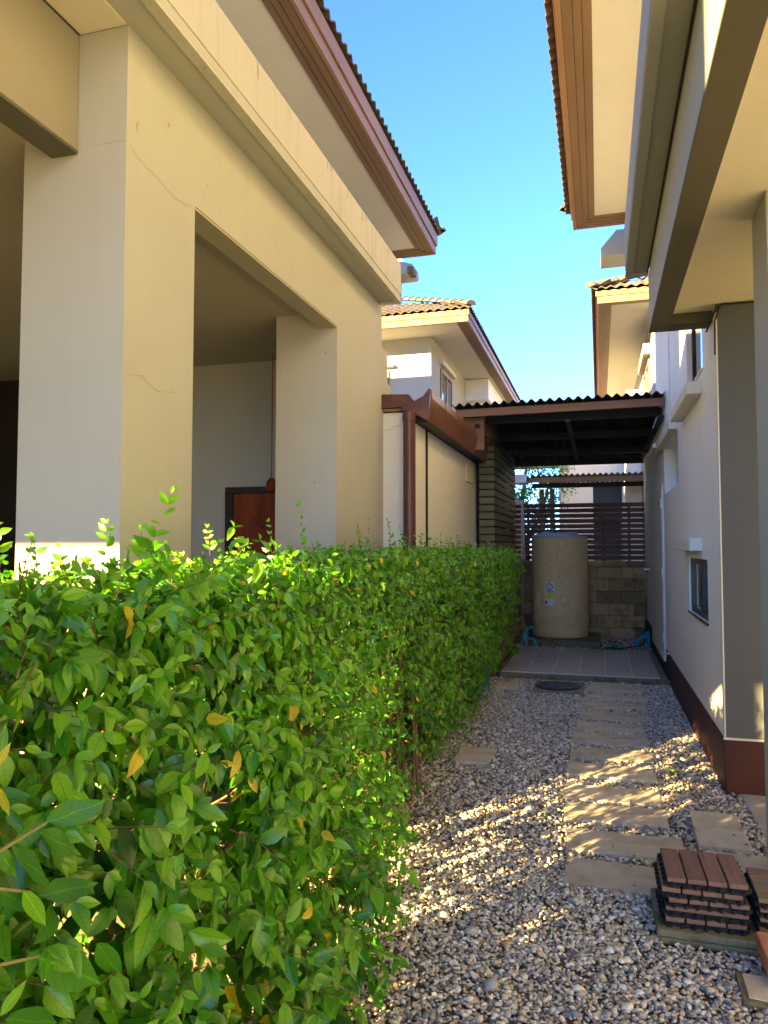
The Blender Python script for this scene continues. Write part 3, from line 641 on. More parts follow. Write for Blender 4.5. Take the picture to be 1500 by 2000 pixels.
# wall with two window openings, built as courses round them
def wall_x(x, t_, ys, zs, holes, m):
    """wall in the plane X=x (room side +t_) with rectangular holes [(y0,y1,z0,z1)]"""
    Y = sorted({ys[0], ys[1], *[h[0] for h in holes], *[h[1] for h in holes]}); Z = sorted({zs[0], zs[1], *[h[2] for h in holes], *[h[3] for h in holes]})
    vid = {}; V = []; F = []
    def v(a, b, c):
        key = (a, b, c)
        if key not in vid: vid[key] = len(V); V.append((x + (t_ if a else 0), Y[b], Z[c]))
        return vid[key]
    def hole(i, j): 
        if i < 0 or j < 0 or i >= len(Y) - 1 or j >= len(Z) - 1: return True
        cy, cz = (Y[i] + Y[i + 1]) / 2, (Z[j] + Z[j + 1]) / 2
        return any(h[0] < cy < h[1] and h[2] < cz < h[3] for h in holes)
    for i in range(len(Y) - 1):
        for j in range(len(Z) - 1):
            if hole(i, j): continue
            F.append((v(0, i, j), v(0, i, j + 1), v(0, i + 1, j + 1), v(0, i + 1, j))); F.append((v(1, i, j), v(1, i + 1, j), v(1, i + 1, j + 1), v(1, i, j + 1)))
            if hole(i - 1, j): F.append((v(0, i, j), v(1, i, j), v(1, i, j + 1), v(0, i, j + 1)))
            if hole(i + 1, j): F.append((v(0, i + 1, j), v(0, i + 1, j + 1), v(1, i + 1, j + 1), v(1, i + 1, j)))
            if hole(i, j - 1): F.append((v(0, i, j), v(0, i + 1, j), v(1, i + 1, j), v(1, i, j)))
            if hole(i, j + 1): F.append((v(0, i, j + 1), v(1, i, j + 1), v(1, i + 1, j + 1), v(0, i + 1, j + 1)))
    mb = MB(); mb.add(V, F); return mb
wall_x(XR, .16, (4.97, 9.9), (.337, 5.2), [(5.55, 6.66, .97, 1.41), (7.36, 8.85, 2.09, 2.60), (5.58, 6.53, 2.76, 3.40)], 'pale').build('wall', 'pale', RH)
rbox('wall', 'pale', XR + .001, 3, 9.902, 12.78, .337, 3.2)
rbox('wall', 'grey', XR - .001, 3.5, 4.94, 4.968, .337, 3.08, bevel=.003)
rbox('corner_bead', 'trim', XR - .004, XR + .005, 4.935, 4.969, .34, 2.96, bevel=.002)
rbox('drip_strip', 'trim', XR - .010, 3.5, 4.925, 4.939, .332, .345, bevel=.002)
rbox('back_room', 'pale', 1.3, 1.4, 5, 9.8, .34, 4.5)
rbox('wall', 'cream', 3.5, 3.6, -4, 4.93, 0, 3.1)
# small black window low on the wall
W1 = MB().box(XR + .015, XR + .06, 5.55, 5.60, .97, 1.41).box(XR + .015, XR + .06, 6.61, 6.66, .97, 1.41).box(XR + .015, XR + .06, 5.60, 6.61, .97, 1.015).box(XR + .015, XR + .06, 5.60, 6.61, 1.365, 1.41).box(XR + .02, XR + .065, 6.02, 6.09, 1.015, 1.365).build('window', 'black_frame', RH, bevel=.003)
MB().box(XR + .035, XR + .042, 6.09, 6.61, 1.015, 1.365).build('pane', 'glass_green', W1)
MB().box(XR + .045, XR + .052, 5.60, 6.02, 1.015, 1.365).build('pane', 'glass', W1)
MB().box(XR - .012, XR + .02, 5.53, 6.66, .955, .969).build('sill', 'black_frame', W1)
rbox('lintel', 'trim', XR - .085, XR, 5.90, 6.95, 1.47, 1.56)
rbox('lintel', 'trim', XR - .085, XR, 5.80, 5.899, 1.47, 1.56)
# recess with pale lintel
rbox('recess_back', 'cream_light', XR + .13, XR + .155, 7.37, 8.84, 2.10, 2.59, bevel=0)
rbox('lintel', 'trim', XR - .075, XR, 7.36, 9.05, 2.605, 2.71)
# upper window and its sill ledge
rbox('ledge', 'trim', XR - .10, XR, 5.67, 6.95, 2.60, 2.69)
W2 = MB().box(XR + .04, XR + .08, 5.58, 5.63, 2.76, 3.40).box(XR + .04, XR + .08, 6.48, 6.53, 2.76, 3.40).box(XR + .04, XR + .08, 5.63, 6.48, 2.76, 2.80).build('window', 'black_frame', RH, bevel=.003)
MB().box(XR + .055, XR + .06, 5.63, 6.48, 2.80, 3.40).build('pane', 'glass', W2)
rbox('window_sill', 'trim', XR - .015, XR + .04, 5.58, 6.53, 2.745, 2.765)
MB().box(XR - .012, XR, 8.0, 8.02, 2.72, 4.2).build('joint_strip', 'trim', RH)
# door
D2 = MB().box(XR - .012, XR, 9.02, 9.06, .20, 2.22).box(XR - .012, XR, 11.02, 11.06, .20, 2.22).box(XR - .012, XR, 9.06, 11.02, 2.18, 2.22).build('door', 'pale', RH, bevel=.003)
MB().box(XR - .022, XR - .005, 9.065, 11.015, .19, 2.175).build('door_leaf', 'cream_light', D2, bevel=.004)
for z in (.42, 1.15, 1.95): MB().box(XR - .034, XR - .018, 9.04, 9.075, z, z + .10).build('hinge', 'steel', D2)
MB().tube([(XR - .06, 10.85, 1.19), (XR - .12, 10.85, 1.19), (XR - .12, 10.72, 1.19)], .011, 8).build('handle', 'steel', D2, smooth=True)
MB().tube([(XR, 8.5, .355), (XR - .08, 8.5, .355)], .012, 8).tube([(XR - .08, 8.5, .355), (XR - .095, 8.5, .355)], .02, 8).build('doorstop', 'steel', RH, smooth=True)
# carport beam frame
rbox('beam', 'cream', .345, .46, -3.0, 5.23, 2.963, 3.345)
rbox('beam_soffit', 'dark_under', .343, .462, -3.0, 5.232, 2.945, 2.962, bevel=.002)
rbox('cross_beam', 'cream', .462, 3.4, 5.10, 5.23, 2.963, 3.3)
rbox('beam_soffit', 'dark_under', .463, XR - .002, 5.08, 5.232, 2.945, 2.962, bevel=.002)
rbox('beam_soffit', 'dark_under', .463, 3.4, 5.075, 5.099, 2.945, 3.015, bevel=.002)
rbox('ceiling', 'ceiling', .462, 3.5, -3.0, 5.099, 3.017, 3.05)
MB().tube([(.66, 4.932, 2.84), (.72, 4.925, 2.99), (.76, 4.925, 3.005), (1.3, 4.925, 3.008)], .006, 6).tube([(XR - .008, 4.96, 2.7), (XR - .008, 4.94, 2.9), (.74, 4.925, 3.0)], .005, 6).build('cable', 'black_steel', RH)
rbox('pier', 'cream', .70, 1.2, 3.40, 3.70, 0, 3.015)
# cornice and band
rbox('cornice', 'cream', .20, .345, -3.0, 5.26, 3.365, 3.40)
rbox('cornice_lip', 'cream', .197, .246, -3.0, 5.265, 3.350, 3.364, bevel=.002)
rbox('cornice_lip', 'cream', .248, .343, 5.215, 5.265, 3.350, 3.364, bevel=.002)
rbox('band', 'cream', .197, .719, -3.0, 5.27, 3.402, 3.715)
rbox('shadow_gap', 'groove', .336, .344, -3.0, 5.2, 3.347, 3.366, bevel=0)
mb = MB(); mb.prism([(.96, 5.68), (.08, 5.68), (.08, 5.80), (.30, 6.05), (.96, 6.05)], 'y', 10.9, 11.4)
mb.build('bracket', 'cream', RH, bevel=.006)
rbox('upper_wall', 'cream', .722, 3.5, -3.0, 4.969, 3.4, 5.898)
rbox('upper_wall', 'cream', .95, 3.5, 9.905, 11.5, 3.21, 6.0)
# right eave
RY = 10.35; ZS = 5.902
rbox('soffit', 'soffit', 0.0, 2.5, -2, RY - .335, ZS, ZS + .03, bevel=0)
for i, (x0, x1) in enumerate([(-.078, -.003), (-.153, -.082), (-.240, -.157)]):
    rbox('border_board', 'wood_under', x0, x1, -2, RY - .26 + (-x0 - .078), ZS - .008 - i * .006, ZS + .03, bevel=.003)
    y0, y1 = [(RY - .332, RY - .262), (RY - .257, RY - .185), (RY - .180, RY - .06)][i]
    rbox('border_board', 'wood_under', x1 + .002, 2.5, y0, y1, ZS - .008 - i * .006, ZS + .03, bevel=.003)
for y0, y1 in [(-2, 4.0), (4.004, 7.2), (7.204, RY)]:
    rbox('fascia_board', 'wood_trim', -.285, -.243, y0, y1, ZS - .025, ZS + .11, bevel=.004)
    rbox('fascia_board', 'wood_trim', -.310, -.243, y0, y1, ZS + .113, ZS + .23, bevel=.004)
rbox('fascia_board', 'wood_trim', -.241, 2.5, RY - .055, RY, ZS - .025, ZS + .11, bevel=.004)
rbox('fascia_board', 'wood_trim', -.241, 2.5, RY - .055, RY + .024, ZS + .113, ZS + .23, bevel=.004)
rf = MB(); e = ZS + .23; rf.add([(-.29, -2, e), (-.29, RY, e), (3.1, RY - 3.3, e + 1.4), (3.1, 1.3, e + 1.4), (6.5, RY, e), (6.5, -2, e)], [(0, 3, 2, 1), (1, 2, 4), (3, 5, 4, 2), (0, 5, 3)])
ROOF2 = rf.build('roof', 'tile', RH)
roof_plane(ROOF2, (-.385, 1.0, e + .01), (-.385, RY + .06, e + .01), (1, 0, 0), 22.5, 2)
roof_plane(ROOF2, (-.385, RY + .06, e + .01), (2.2, RY + .06, e + .01), (0, -1, 0), 22.5, 2, hip0=True)
for k in range(8): inst('ridge_tile', CAPM, ROOF2, (-.40 + .21 * k, RY + .07 - .21 * k, e + .05 + .087 * k), (R(16), 0, R(-135)))
# ================================================================== FAR LEFT HOUSE
FL = root('house', 'two storey cream house far left with tiled hip roof and small upper window', 'house', (-6, 17, 0))
def fbox(name, m, *a, parent=None, bevel=.006): return box(name, m, parent or FL, *a, bevel=bevel)
XF, YF, ZF = -3.25, 14.6, 5.8
fbox('wall', 'cream', -10, XF, YF, 30, 0, ZF)
fbox('wall', 'pale', XF, XF + .35, 19.0, 26, 0, ZF - .45)
fbox('beam', 'pale', XF, XF + .6, 18.6, 22, ZF - .55, ZF - .02)
fbox('soffit', 'soffit', -10, -2.57, 13.80, 30, ZF, ZF + .03, bevel=0)
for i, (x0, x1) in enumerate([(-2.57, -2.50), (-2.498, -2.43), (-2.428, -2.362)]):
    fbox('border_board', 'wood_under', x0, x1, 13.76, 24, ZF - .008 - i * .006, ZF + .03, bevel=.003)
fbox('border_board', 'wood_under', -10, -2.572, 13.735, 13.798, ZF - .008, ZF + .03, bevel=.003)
fbox('fascia_board', 'wood_trim', -2.36, -2.33, 13.70, 24, ZF - .02, ZF + .10, bevel=.004)
fbox('fascia_board', 'wood_trim', -2.36, -2.31, 13.68, 24, ZF + .103, ZF + .21, bevel=.004)
fbox('fascia_board', 'wood_trim', -10, -2.362, 13.70, 13.733, ZF - .02, ZF + .10, bevel=.004)
fbox('fascia_board', 'wood_trim', -10, -2.362, 13.68, 13.733, ZF + .103, ZF + .21, bevel=.004)
rf = MB(); e = ZF + .21
rf.add([(-2.34, 13.70, e), (-2.34, 24, e), (-5.34, 21, e + 1.35), (-5.34, 16.70, e + 1.35), (-10.3, 13.70, e), (-10.3, 16.7, e + 1.35)], [(0, 1, 2, 3), (0, 3, 5, 4)])
ROOF3 = rf.build('roof', 'tile', FL)
roof_plane(ROOF3, (-5.2, 13.62, e + .02), (-2.27, 13.62, e + .02), (0, 1, 0), 24.2, 5, hip1=True, width=.165)
roof_plane(ROOF3, (-2.27, 13.62, e + .02), (-2.27, 23.0, e + .02), (-1, 0, 0), 24.2, 2, hip0=True, width=.165)
for k in range(12): inst('ridge_tile', CAPM, ROOF3, (-2.25 - .19 * k, 13.60 + .19 * k, e + .05 + .0885 * k), (R(18), 0, R(45)), (1.05, .85, 1.1))
def fwin(parent, x, y0, y1, z0, z1, proud=-.03, lintel=True):
    w_ = MB().box(x, x - proud, y0, y0 + .07, z0, z1).box(x, x - proud, y1 - .07, y1, z0, z1).box(x, x - proud, y0 + .07, y1 - .07, z0, z0 + .07).box(x, x - proud, y0 + .07, y1 - .07, z1 - .07, z1).box(x, x - proud, (y0 + y1) / 2 - .03, (y0 + y1) / 2 + .03, z0 + .07, z1 - .07).build('window', 'bronze', parent, bevel=.003)
    MB().box(x + .002, x - proud * .5, y0 + .07, (y0 + y1) / 2 - .03, z0 + .07, z1 - .07).build('pane', 'glass', w_)
    MB().box(x + .002, x - proud * .5, (y0 + y1) / 2 + .03, y1 - .07, z0 + .07, z1 - .07).build('pane', 'glass', w_)
    return w_
fwin(FL, XF, 15.5, 16.75, 4.15, 5.36)
fbox('lintel', 'trim', XF, XF + .10, 15.35, 16.9, 5.42, 5.52)
# window on the lit front face
wx = -4.2
w_ = MB().box(wx - 1, wx + .06, YF - .035, YF - .001, 4.55, 5.15).build('window', 'bronze', FL, bevel=.004)
MB().box(wx - .9, wx - .0, YF - .04, YF - .0355, 4.62, 5.09).build('pane', 'curtain', w_)
fbox('lintel', 'trim', wx - 1.1, wx + .17, YF - .13, YF - .001, 5.22, 5.28)
fbox('sill_box', 'trim', wx - 1.1, wx + .30, YF - .30, YF - .001, 4.32, 4.48)
MB().lathe([(.02, .0), (.07, .03), (.08, .12), (.05, .2)], (XF + .12, 18.2, 4.9), 12).build('wall_lamp', 'trim', FL, smooth=True)

# ================================================================== FAR RIGHT HOUSE
FR = root('house', 'far house behind the canopy on the right with tiled eave and orange brown fascia', 'house', (4, 16, 0))
def qbox(name, m, *a, parent=None, bevel=.006): return box(name, m, parent or FR, *a, bevel=bevel)
qbox('wall', 'cream', .98, 6, 14.0, 28, 0, 5.8)
qbox('wall', 'pale', .66, .979, 18.2, 24, 0, 5.2)
qbox('soffit', 'soffit', .27, 6, 13.55, 28, 5.8, 5.83, bevel=0)
for i, (x0, x1) in enumerate([(.20, .268), (.13, .198), (.06, .128)]):
    qbox('border_board', 'wood_under', x0, x1, 13.4, 24, 5.792 - i * .006, 5.83, bevel=.003)
qbox('border_board', 'wood_under', .27, 6, 13.4, 13.548, 5.792, 5.83, bevel=.003)
qbox('fascia_board', 'wood_trim', .03, .058, 13.34, 24, 5.78, 5.90, bevel=.004)
qbox('fascia_board', 'wood_trim', .00, .058, 13.32, 24, 5.903, 6.0, bevel=.004)
qbox('fascia_board', 'wood_trim', .06, 6, 13.34, 13.37, 5.78, 5.90, bevel=.004)
qbox('fascia_board', 'wood_trim', .06, 6, 13.32, 13.37, 5.903, 6.0, bevel=.004)
rf = MB(); e = 6.0
rf.add([(.0, 13.32, e), (.0, 24, e), (3, 21, e + 1.35), (3, 16.32, e + 1.35), (8, 13.32, e), (8, 16.3, e + 1.35)], [(0, 3, 2, 1), (0, 4, 5, 3)])
ROOF4 = rf.build('roof', 'tile', FR)
roof_plane(ROOF4, (-.07, 13.25, e + .02), (2.2, 13.25, e + .02), (0, 1, 0), 24.2, 4, hip0=True, width=.165)
roof_plane(ROOF4, (-.07, 13.25, e + .02), (-.07, 23.0, e + .02), (1, 0, 0), 24.2, 2, hip0=True, width=.165)
for k in range(8): inst('ridge_tile', CAPM, ROOF4, (-.09 + .19 * k, 13.22 + .19 * k, e + .05 + .0885 * k), (R(18), 0, R(-45)), (1.05, .85, 1.1))
fwin(FR, .978, 14.8, 16.4, 4.2, 5.1, proud=.03)
qbox('lintel', 'cream', .85, .979, 14.6, 16.5, 5.15, 5.35)

# ================================================================== BEHIND THE FENCE
C2 = root('canopy', 'grey corrugated lean-to roof beyond the slat fence', 'canopy', (-.3, 17, 3))
corrugated(-1.45, 1.05, 15.9, 3.02, 19.0, 3.10, .115, .022, 'sheet2', C2)
MB().box(-1.45, 1.05, 16.0, 16.04, 2.87, 2.98).build('fascia_board', 'canopy_board', C2, bevel=.003)
MB().box(-1.40, 1.05, 16.6, 16.68, 2.80, 2.90).build('beam', 'black_steel', C2)
MB().box(-1.75, -1.46, 15.8, 16.4, 2.86, 3.04).build('gutter_end', 'lid', C2, bevel=.01)
for x in (-1.32, -1.08): MB().box(x, x + .11, 17.4, 17.5, 0, 2.84).build('post', 'slat_green', C2)
B1 = root('house', 'pale distant house with a wide dark garage opening beyond the lean-to', 'house', (0, 25, 0))
MB().box(-1.1, -.15, 22, 28, 0, 4.2).box(-.15, 1.72, 22, 28, 3.33, 4.2).box(1.72, 6, 22, 28, 0, 4.2).build('wall', 'pale', B1, bevel=.01)
MB().box(-.15, 1.72, 22.6, 22.7, 2.2, 3.31).build('inner_beam', 'grey', B1)
MB().box(-.15, 1.72, 24, 24.1, 0, 3.3).build('inner_wall', 'cream', B1)
mb = MB()
mb.add([(-3.0, 26, 4.2), (3.2, 26, 4.2), (3.2, 30, 6.1), (-1.4, 30, 6.1)], [(0, 1, 2, 3)])
mb.build('roof', 'terracotta', B1)
TM2 = tile_mesh(.24, .42, 'roof_tile', 'terracotta')
for c in range(8):
    for k in range(17): 
        x = -2.6 + c * .15 + k * .24
        if x < 2.8: inst('roof_tile', TM2, B1, (x, 25.9 + c * .36, 4.22 + c * .171), (R(25.4), 0, 0))
MB().box(.25, 1.45, 25.2, 27, 4.2, 5.0).build('dormer', 'cream', B1, bevel=.01)
f_ = MB().box(.30, 1.40, 25.16, 25.199, 4.36, 4.98).build('window', 'bronze', B1)
MB().box(.36, 1.34, 25.15, 25.159, 4.42, 4.92).build('pane', 'curtain', f_)
MB().box(1.46, 4.5, 23.5, 27.5, 4.2, 7.5).build('upper_wall', 'pale', B1, bevel=.01)
f_ = MB().box(1.85, 2.25, 23.44, 23.499, 4.40, 5.0).build('window', 'trim', B1)
MB().box(1.90, 2.03, 23.43, 23.439, 4.45, 4.95).box(2.07, 2.20, 23.43, 23.439, 4.45, 4.95).build('pane', 'curtain', f_)
MB().box(-1.35, -1.0, 25, 25.6, 4.2, 5.2).box(-.9, -.6, 25.2, 25.6, 4.2, 5.0).build('chimney_stack', 'cream', B1, bevel=.01)
B2 = root('house', 'small piece of a cream house and its eave behind the fence on the left', 'house', (-5, 21, 0))
MB().box(-9, -3.0, 20.5, 26, 0, 4.9).build('wall', 'cream', B2, bevel=.01)
MB().box(-9, -2.05, 19.9, 26, 4.35, 4.42).build('soffit', 'soffit', B2)
MB().box(-9, -2.0, 19.8, 26.1, 4.43, 4.6).build('fascia_board', 'wood_trim', B2, bevel=.005)
mb = MB(); mb.add([(-9, 19.8, 4.6), (-2.0, 19.8, 4.6), (-5, 23, 6), (-9, 23, 6), (-2, 26, 4.6)], [(0, 1, 2, 3), (1, 4, 2)]); mb.build('roof', 'tile', B2)
tag(MB().box(-2.6, -1.7, 17.6, 17.8, 0, 2.6).build('garden_wall', 'cream', bevel=.01, origin=(-2.1, 17.7, 0)), 'narrow cream wall seen past the left end of the slat fence', 'wall')
tag(MB().tube([(1.02, 15.2, 0), (1.02, 15.2, 2.6), (1.02, 15.15, 2.75), (.95, 14.95, 2.82)], .05, 12).tube([(1.0, 14.95, 2.35), (.9, 14.9, 2.55), (.95, 14.9, 2.74)], .04, 10).build('bent_pipe', 'trim', smooth=True, origin=(1, 15, 0)), 'pale bent pipe at the far right beyond the slat fence', 'pipe')

# ================================================================== PATH
def slab(name, x0, x1, y0, y1, z=.022, jit=.008, m='stone', th=.05):
    cs = [(x0, y0), (x1, y0), (x1, y1), (x0, y1)]
    cs = [(x + random.uniform(-jit, jit), y + random.uniform(-jit, jit)) for x, y in cs]
    poly = []
    for i in range(4):
        a, b = cs[i], cs[(i + 1) % 4]
        for k in range(5):
            t = k / 5; j = 0 if k == 0 else .0035
            poly.append((a[0] + (b[0] - a[0]) * t + random.uniform(-j, j), a[1] + (b[1] - a[1]) * t + random.uniform(-j, j)))
    cx, cy = sum(p[0] for p in cs) / 4, sum(p[1] for p in cs) / 4
    o = MB().prism(poly, 'z', z - th, z).build(name, m, bevel=.006, origin=(cx, cy, 0))
    o.rotation_euler = (random.uniform(-.008, .008), random.uniform(-.008, .008), 0)
    return o
path = [(-.145, .418, 8.42, 8.53), (-.148, .412, 7.93, 8.36), (-.136, .424, 7.54, 7.83), (-.177, .388, 7.15, 7.47), (-.19, .38, 6.70, 7.04),
        (-.202, .343, 6.29, 6.60), (-.221, .341, 5.88, 6.22), (-.225, .347, 5.47, 5.75), (-.227, .331, 5.04, 5.33), (-.227, .33, 4.59, 4.86),
        (-.208, .346, 4.24, 4.52), (-.178, .387, 3.83, 4.11), (-.174, .42, 3.43, 3.72)]
path[0] = (-.145, .418, 8.36 + .05, 8.53)
path[1] = (-.148, .412, 7.95, 8.33)
words = ['narrow stepping stone touching the patio edge', 'stepping stone just right of the round manhole cover', 'third stepping stone from the patio, plain grey tan', 'fourth stepping stone from the patio, in shade',
         'fifth stepping stone from the patio, in full shade', 'sixth stepping stone from the patio, the last but one before the sun stripes', 'seventh stepping stone from the patio, last one before the sunlit stripes', 'stepping stone where the first sun stripe crosses its right end',
         'wide stepping stone with the most sun stripes across it', 'fourth stepping stone from the front, striped by sun beside the gravel strip', 'third stepping stone from the front, left of the larger tan slab', 'second stepping stone from the front, just behind the one under the tile pile', 'largest front stepping stone running under the deck tile pile']
for i, (x0, x1, y0, y1) in enumerate(path):
    tag(slab('stepping_stone', x0, x1, y0, y1, .010 + random.uniform(0, .006)), words[i], 'stepping stone', 'stepping stones of the gravel path')
tag(slab('paving_slab', .46, .70, 4.03, 4.54), 'larger tan slab lying between the path and the grey wall', 'paving slab', 'loose paving slabs')
tag(slab('paving_slab', .468, .77, 3.60, 3.965), 'tan slab behind the deck tile piles, striped by sun', 'paving slab', 'loose paving slabs')
tag(slab('paving_slab', -1.0, -.742, 5.10, 5.50), 'small slab at the foot of the hedge', 'paving slab', 'loose paving slabs')
tag(slab('paving_slab', -1.085, -.84, 7.87, 8.24), 'small slab beside the blue pipe stub', 'paving slab', 'loose paving slabs')
ms = slab('manhole_slab', -.69, -.17, 7.80, 8.44, .014, .004, 'concrete'); tag(ms, 'square concrete surround of the round manhole cover', 'manhole surround')
mc = MB().lathe([(.235, -.01), (.235, .008), (.226, .014), (.207, .014), (.203, .009), (.192, .009), (.188, .014), (.06, .0145), (.002, .015)], (-.44, 8.13, .016), 40)
for ax, ay in ((-.12, 0), (.12, 0), (0, -.12), (0, .12)): mc.lathe([(.016, .010), (.016, .020), (.004, .022)], (-.44 + ax, 8.13 + ay, .016), 10)
tag(mc.build('manhole_cover', 'iron', origin=(-.44, 8.13, .016)), 'round dark iron manhole cover in the gravel before the patio', 'manhole cover')

# ================================================================== DECK TILE PILES
def deck_tile(x, y, z, rz, mt, along, label, group, s_=.29):
    t = root('deck_tile', label, 'deck tile', (x, y, z), group)
    h = s_ / 2; w4 = s_ / 4
    gb = MB()
    for k in range(9):
        q = -h + .008 + k * (s_ - .016) / 8
        gb.box(q - .003, q + .003, -h, h, 0, .016).box(-h, h, q - .003, q + .003, .001, .015)
    for k in range(7):
        q = -h + .02 + k * (s_ - .04) / 6
        for sx, sy in ((q, -h - .004), (q, h + .004), (-h - .004, q), (h + .004, q)): gb.tube([(sx, sy, 0), (sx, sy, .014)], .007, 6)
    o = MB(); o.v = [(a + x, b + y, c + z) for a, b, c in gb.v]; o.f = gb.f
    o.build('plastic_base', 'plastic', t)
    for k in range(4):
        a, b = -h + k * w4 + .003, -h + (k + 1) * w4 - .003
        m_ = MB().box(*( (x + a, x + b, y - h, y + h) if along == 'y' else (x - h, x + h, y + a, y + b)), z + .0165, z + .034)
        m_.build('deck_board', mt, t, bevel=.003)
    t.rotation_euler = (0, 0, rz)
    return t
G1 = 'deck tiles in the front pile'; G2 = 'deck tiles in the right pile'
tag(MB().box(.195, .60, 3.035, 3.40, 0.0, .028).build('concrete_slab', 'moss_concrete', bevel=.008, origin=(.37, 3.2, 0)), 'lower mossy concrete slab under the front deck tile pile', 'concrete slab')
tag(MB().box(.190, .597, 3.03, 3.395, .030, .058).build('concrete_slab', 'moss_concrete', bevel=.008, origin=(.37, 3.2, .03)), 'upper mossy concrete slab carrying the front deck tile pile', 'concrete slab')
zs = .06
lab = ['bottom tile of the front deck tile pile, resting on the mossy slab', 'second tile from the bottom of the front pile, weathered and mossy edged', 'third tile from the bottom of the front deck tile pile', 'fourth tile from the bottom, just below the top tile of the front pile', 'red brown deck tile on top of the front pile']
for i in range(5):
    deck_tile(.365 + random.uniform(-.013, .013), 3.21 + random.uniform(-.010, .010), zs + i * .036, R(random.uniform(-3.5, 3.5) if i < 4 else 1), 'deck', 'y' if i != 1 else 'x', lab[i], G1)
lab = ['bottom tile of the right deck tile pile, on the gravel', 'second tile from the bottom of the right pile', 'third tile from the bottom of the right pile, mossy', 'reddish tile under the top one of the right pile', 'faded tan deck tile on top of the right pile with a white mark']
for i in range(5):
    deck_tile(.70 + random.uniform(-.005, .005), 3.24 - .005 * i, .018 + i * .036, R(random.uniform(-1.5, 1.5)), 'deck2' if i in (4, 2) else 'deck', 'x', lab[i], G2)
bk = MB().box(.525, .62, 2.80, 3.0, .055, .115).build('clay_brick', 'brick', bevel=.005, origin=(.57, 2.9, .055)); tag(bk, 'pale top face clay brick resting on the lower brick at the right edge', 'brick')
bk = MB().box(.535, .64, 2.79, 2.98, 0, .053).build('clay_brick', 'brick', bevel=.005, origin=(.57, 2.9, 0)); tag(bk, 'orange clay brick on the gravel under the paler brick', 'brick')
ct = MB().prism([(.43, 2.70), (.72, 2.66), (.74, 2.88), (.435, 2.885)], 'z', .0, .022).build('carved_tile', 'moss_concrete', bevel=.004, origin=(.55, 2.8, 0)); tag(ct, 'flat square mossy tile with a raised rim at the lower right corner', 'tile')
MB().prism([(.452, 2.722), (.70, 2.69), (.715, 2.862), (.455, 2.868)], 'z', .022, .027).build('raised_panel', 'stone', ct, bevel=.003)

# ================================================================== GRAVEL
def ico(sub):
    import bmesh
    bm = bmesh.new()
    if sub == 2:      # an octahedron split once and pushed out round
        vs_ = [bm.verts.new(c) for c in ((1, 0, 0), (-1, 0, 0), (0, 1, 0), (0, -1, 0), (0, 0, 1), (0, 0, -1))]
        for i in (0, 1):
            for j in (2, 3):
                for k in (4, 5): bm.faces.new((vs_[i], vs_[j], vs_[k]))
        bmesh.ops.recalc_face_normals(bm, faces=bm.faces); bmesh.ops.subdivide_edges(bm, edges=bm.edges, cuts=1, use_grid_fill=True); bmesh.ops.triangulate(bm, faces=bm.faces)
        for v in bm.verts: v.co.normalize()
    else: bmesh.ops.create_icosphere(bm, subdivisions=sub, radius=1); bm.verts.ensure_lookup_table()
    V = np.array([v.co[:] for v in bm.verts]); F = np.array([[v.index for v in f.verts] for f in bm.faces]); bm.free(); return V, F
solid = [(a[0], a[1], a[2], a[3]) for a in path] + [(.46, .70, 4.03, 4.54), (.468, .77, 3.60, 3.965), (-1.0, -.742, 5.10, 5.50), (-1.085, -.84, 7.87, 8.24), (-.69, -.17, 7.80, 8.44),
         (.19, .60, 3.03, 3.40), (.55, .86, 3.09, 3.39), (.535, .64, 2.79, 2.98), (.43, .72, 2.69, 2.88), (.72, 3, 4.94, 12), (.80, 3, 0, 4.93), (-1.12, .72, 8.56, 10.72), (-1.12, 0, 11.42, 12.65), (.70, 1.2, 3.40, 3.70)]
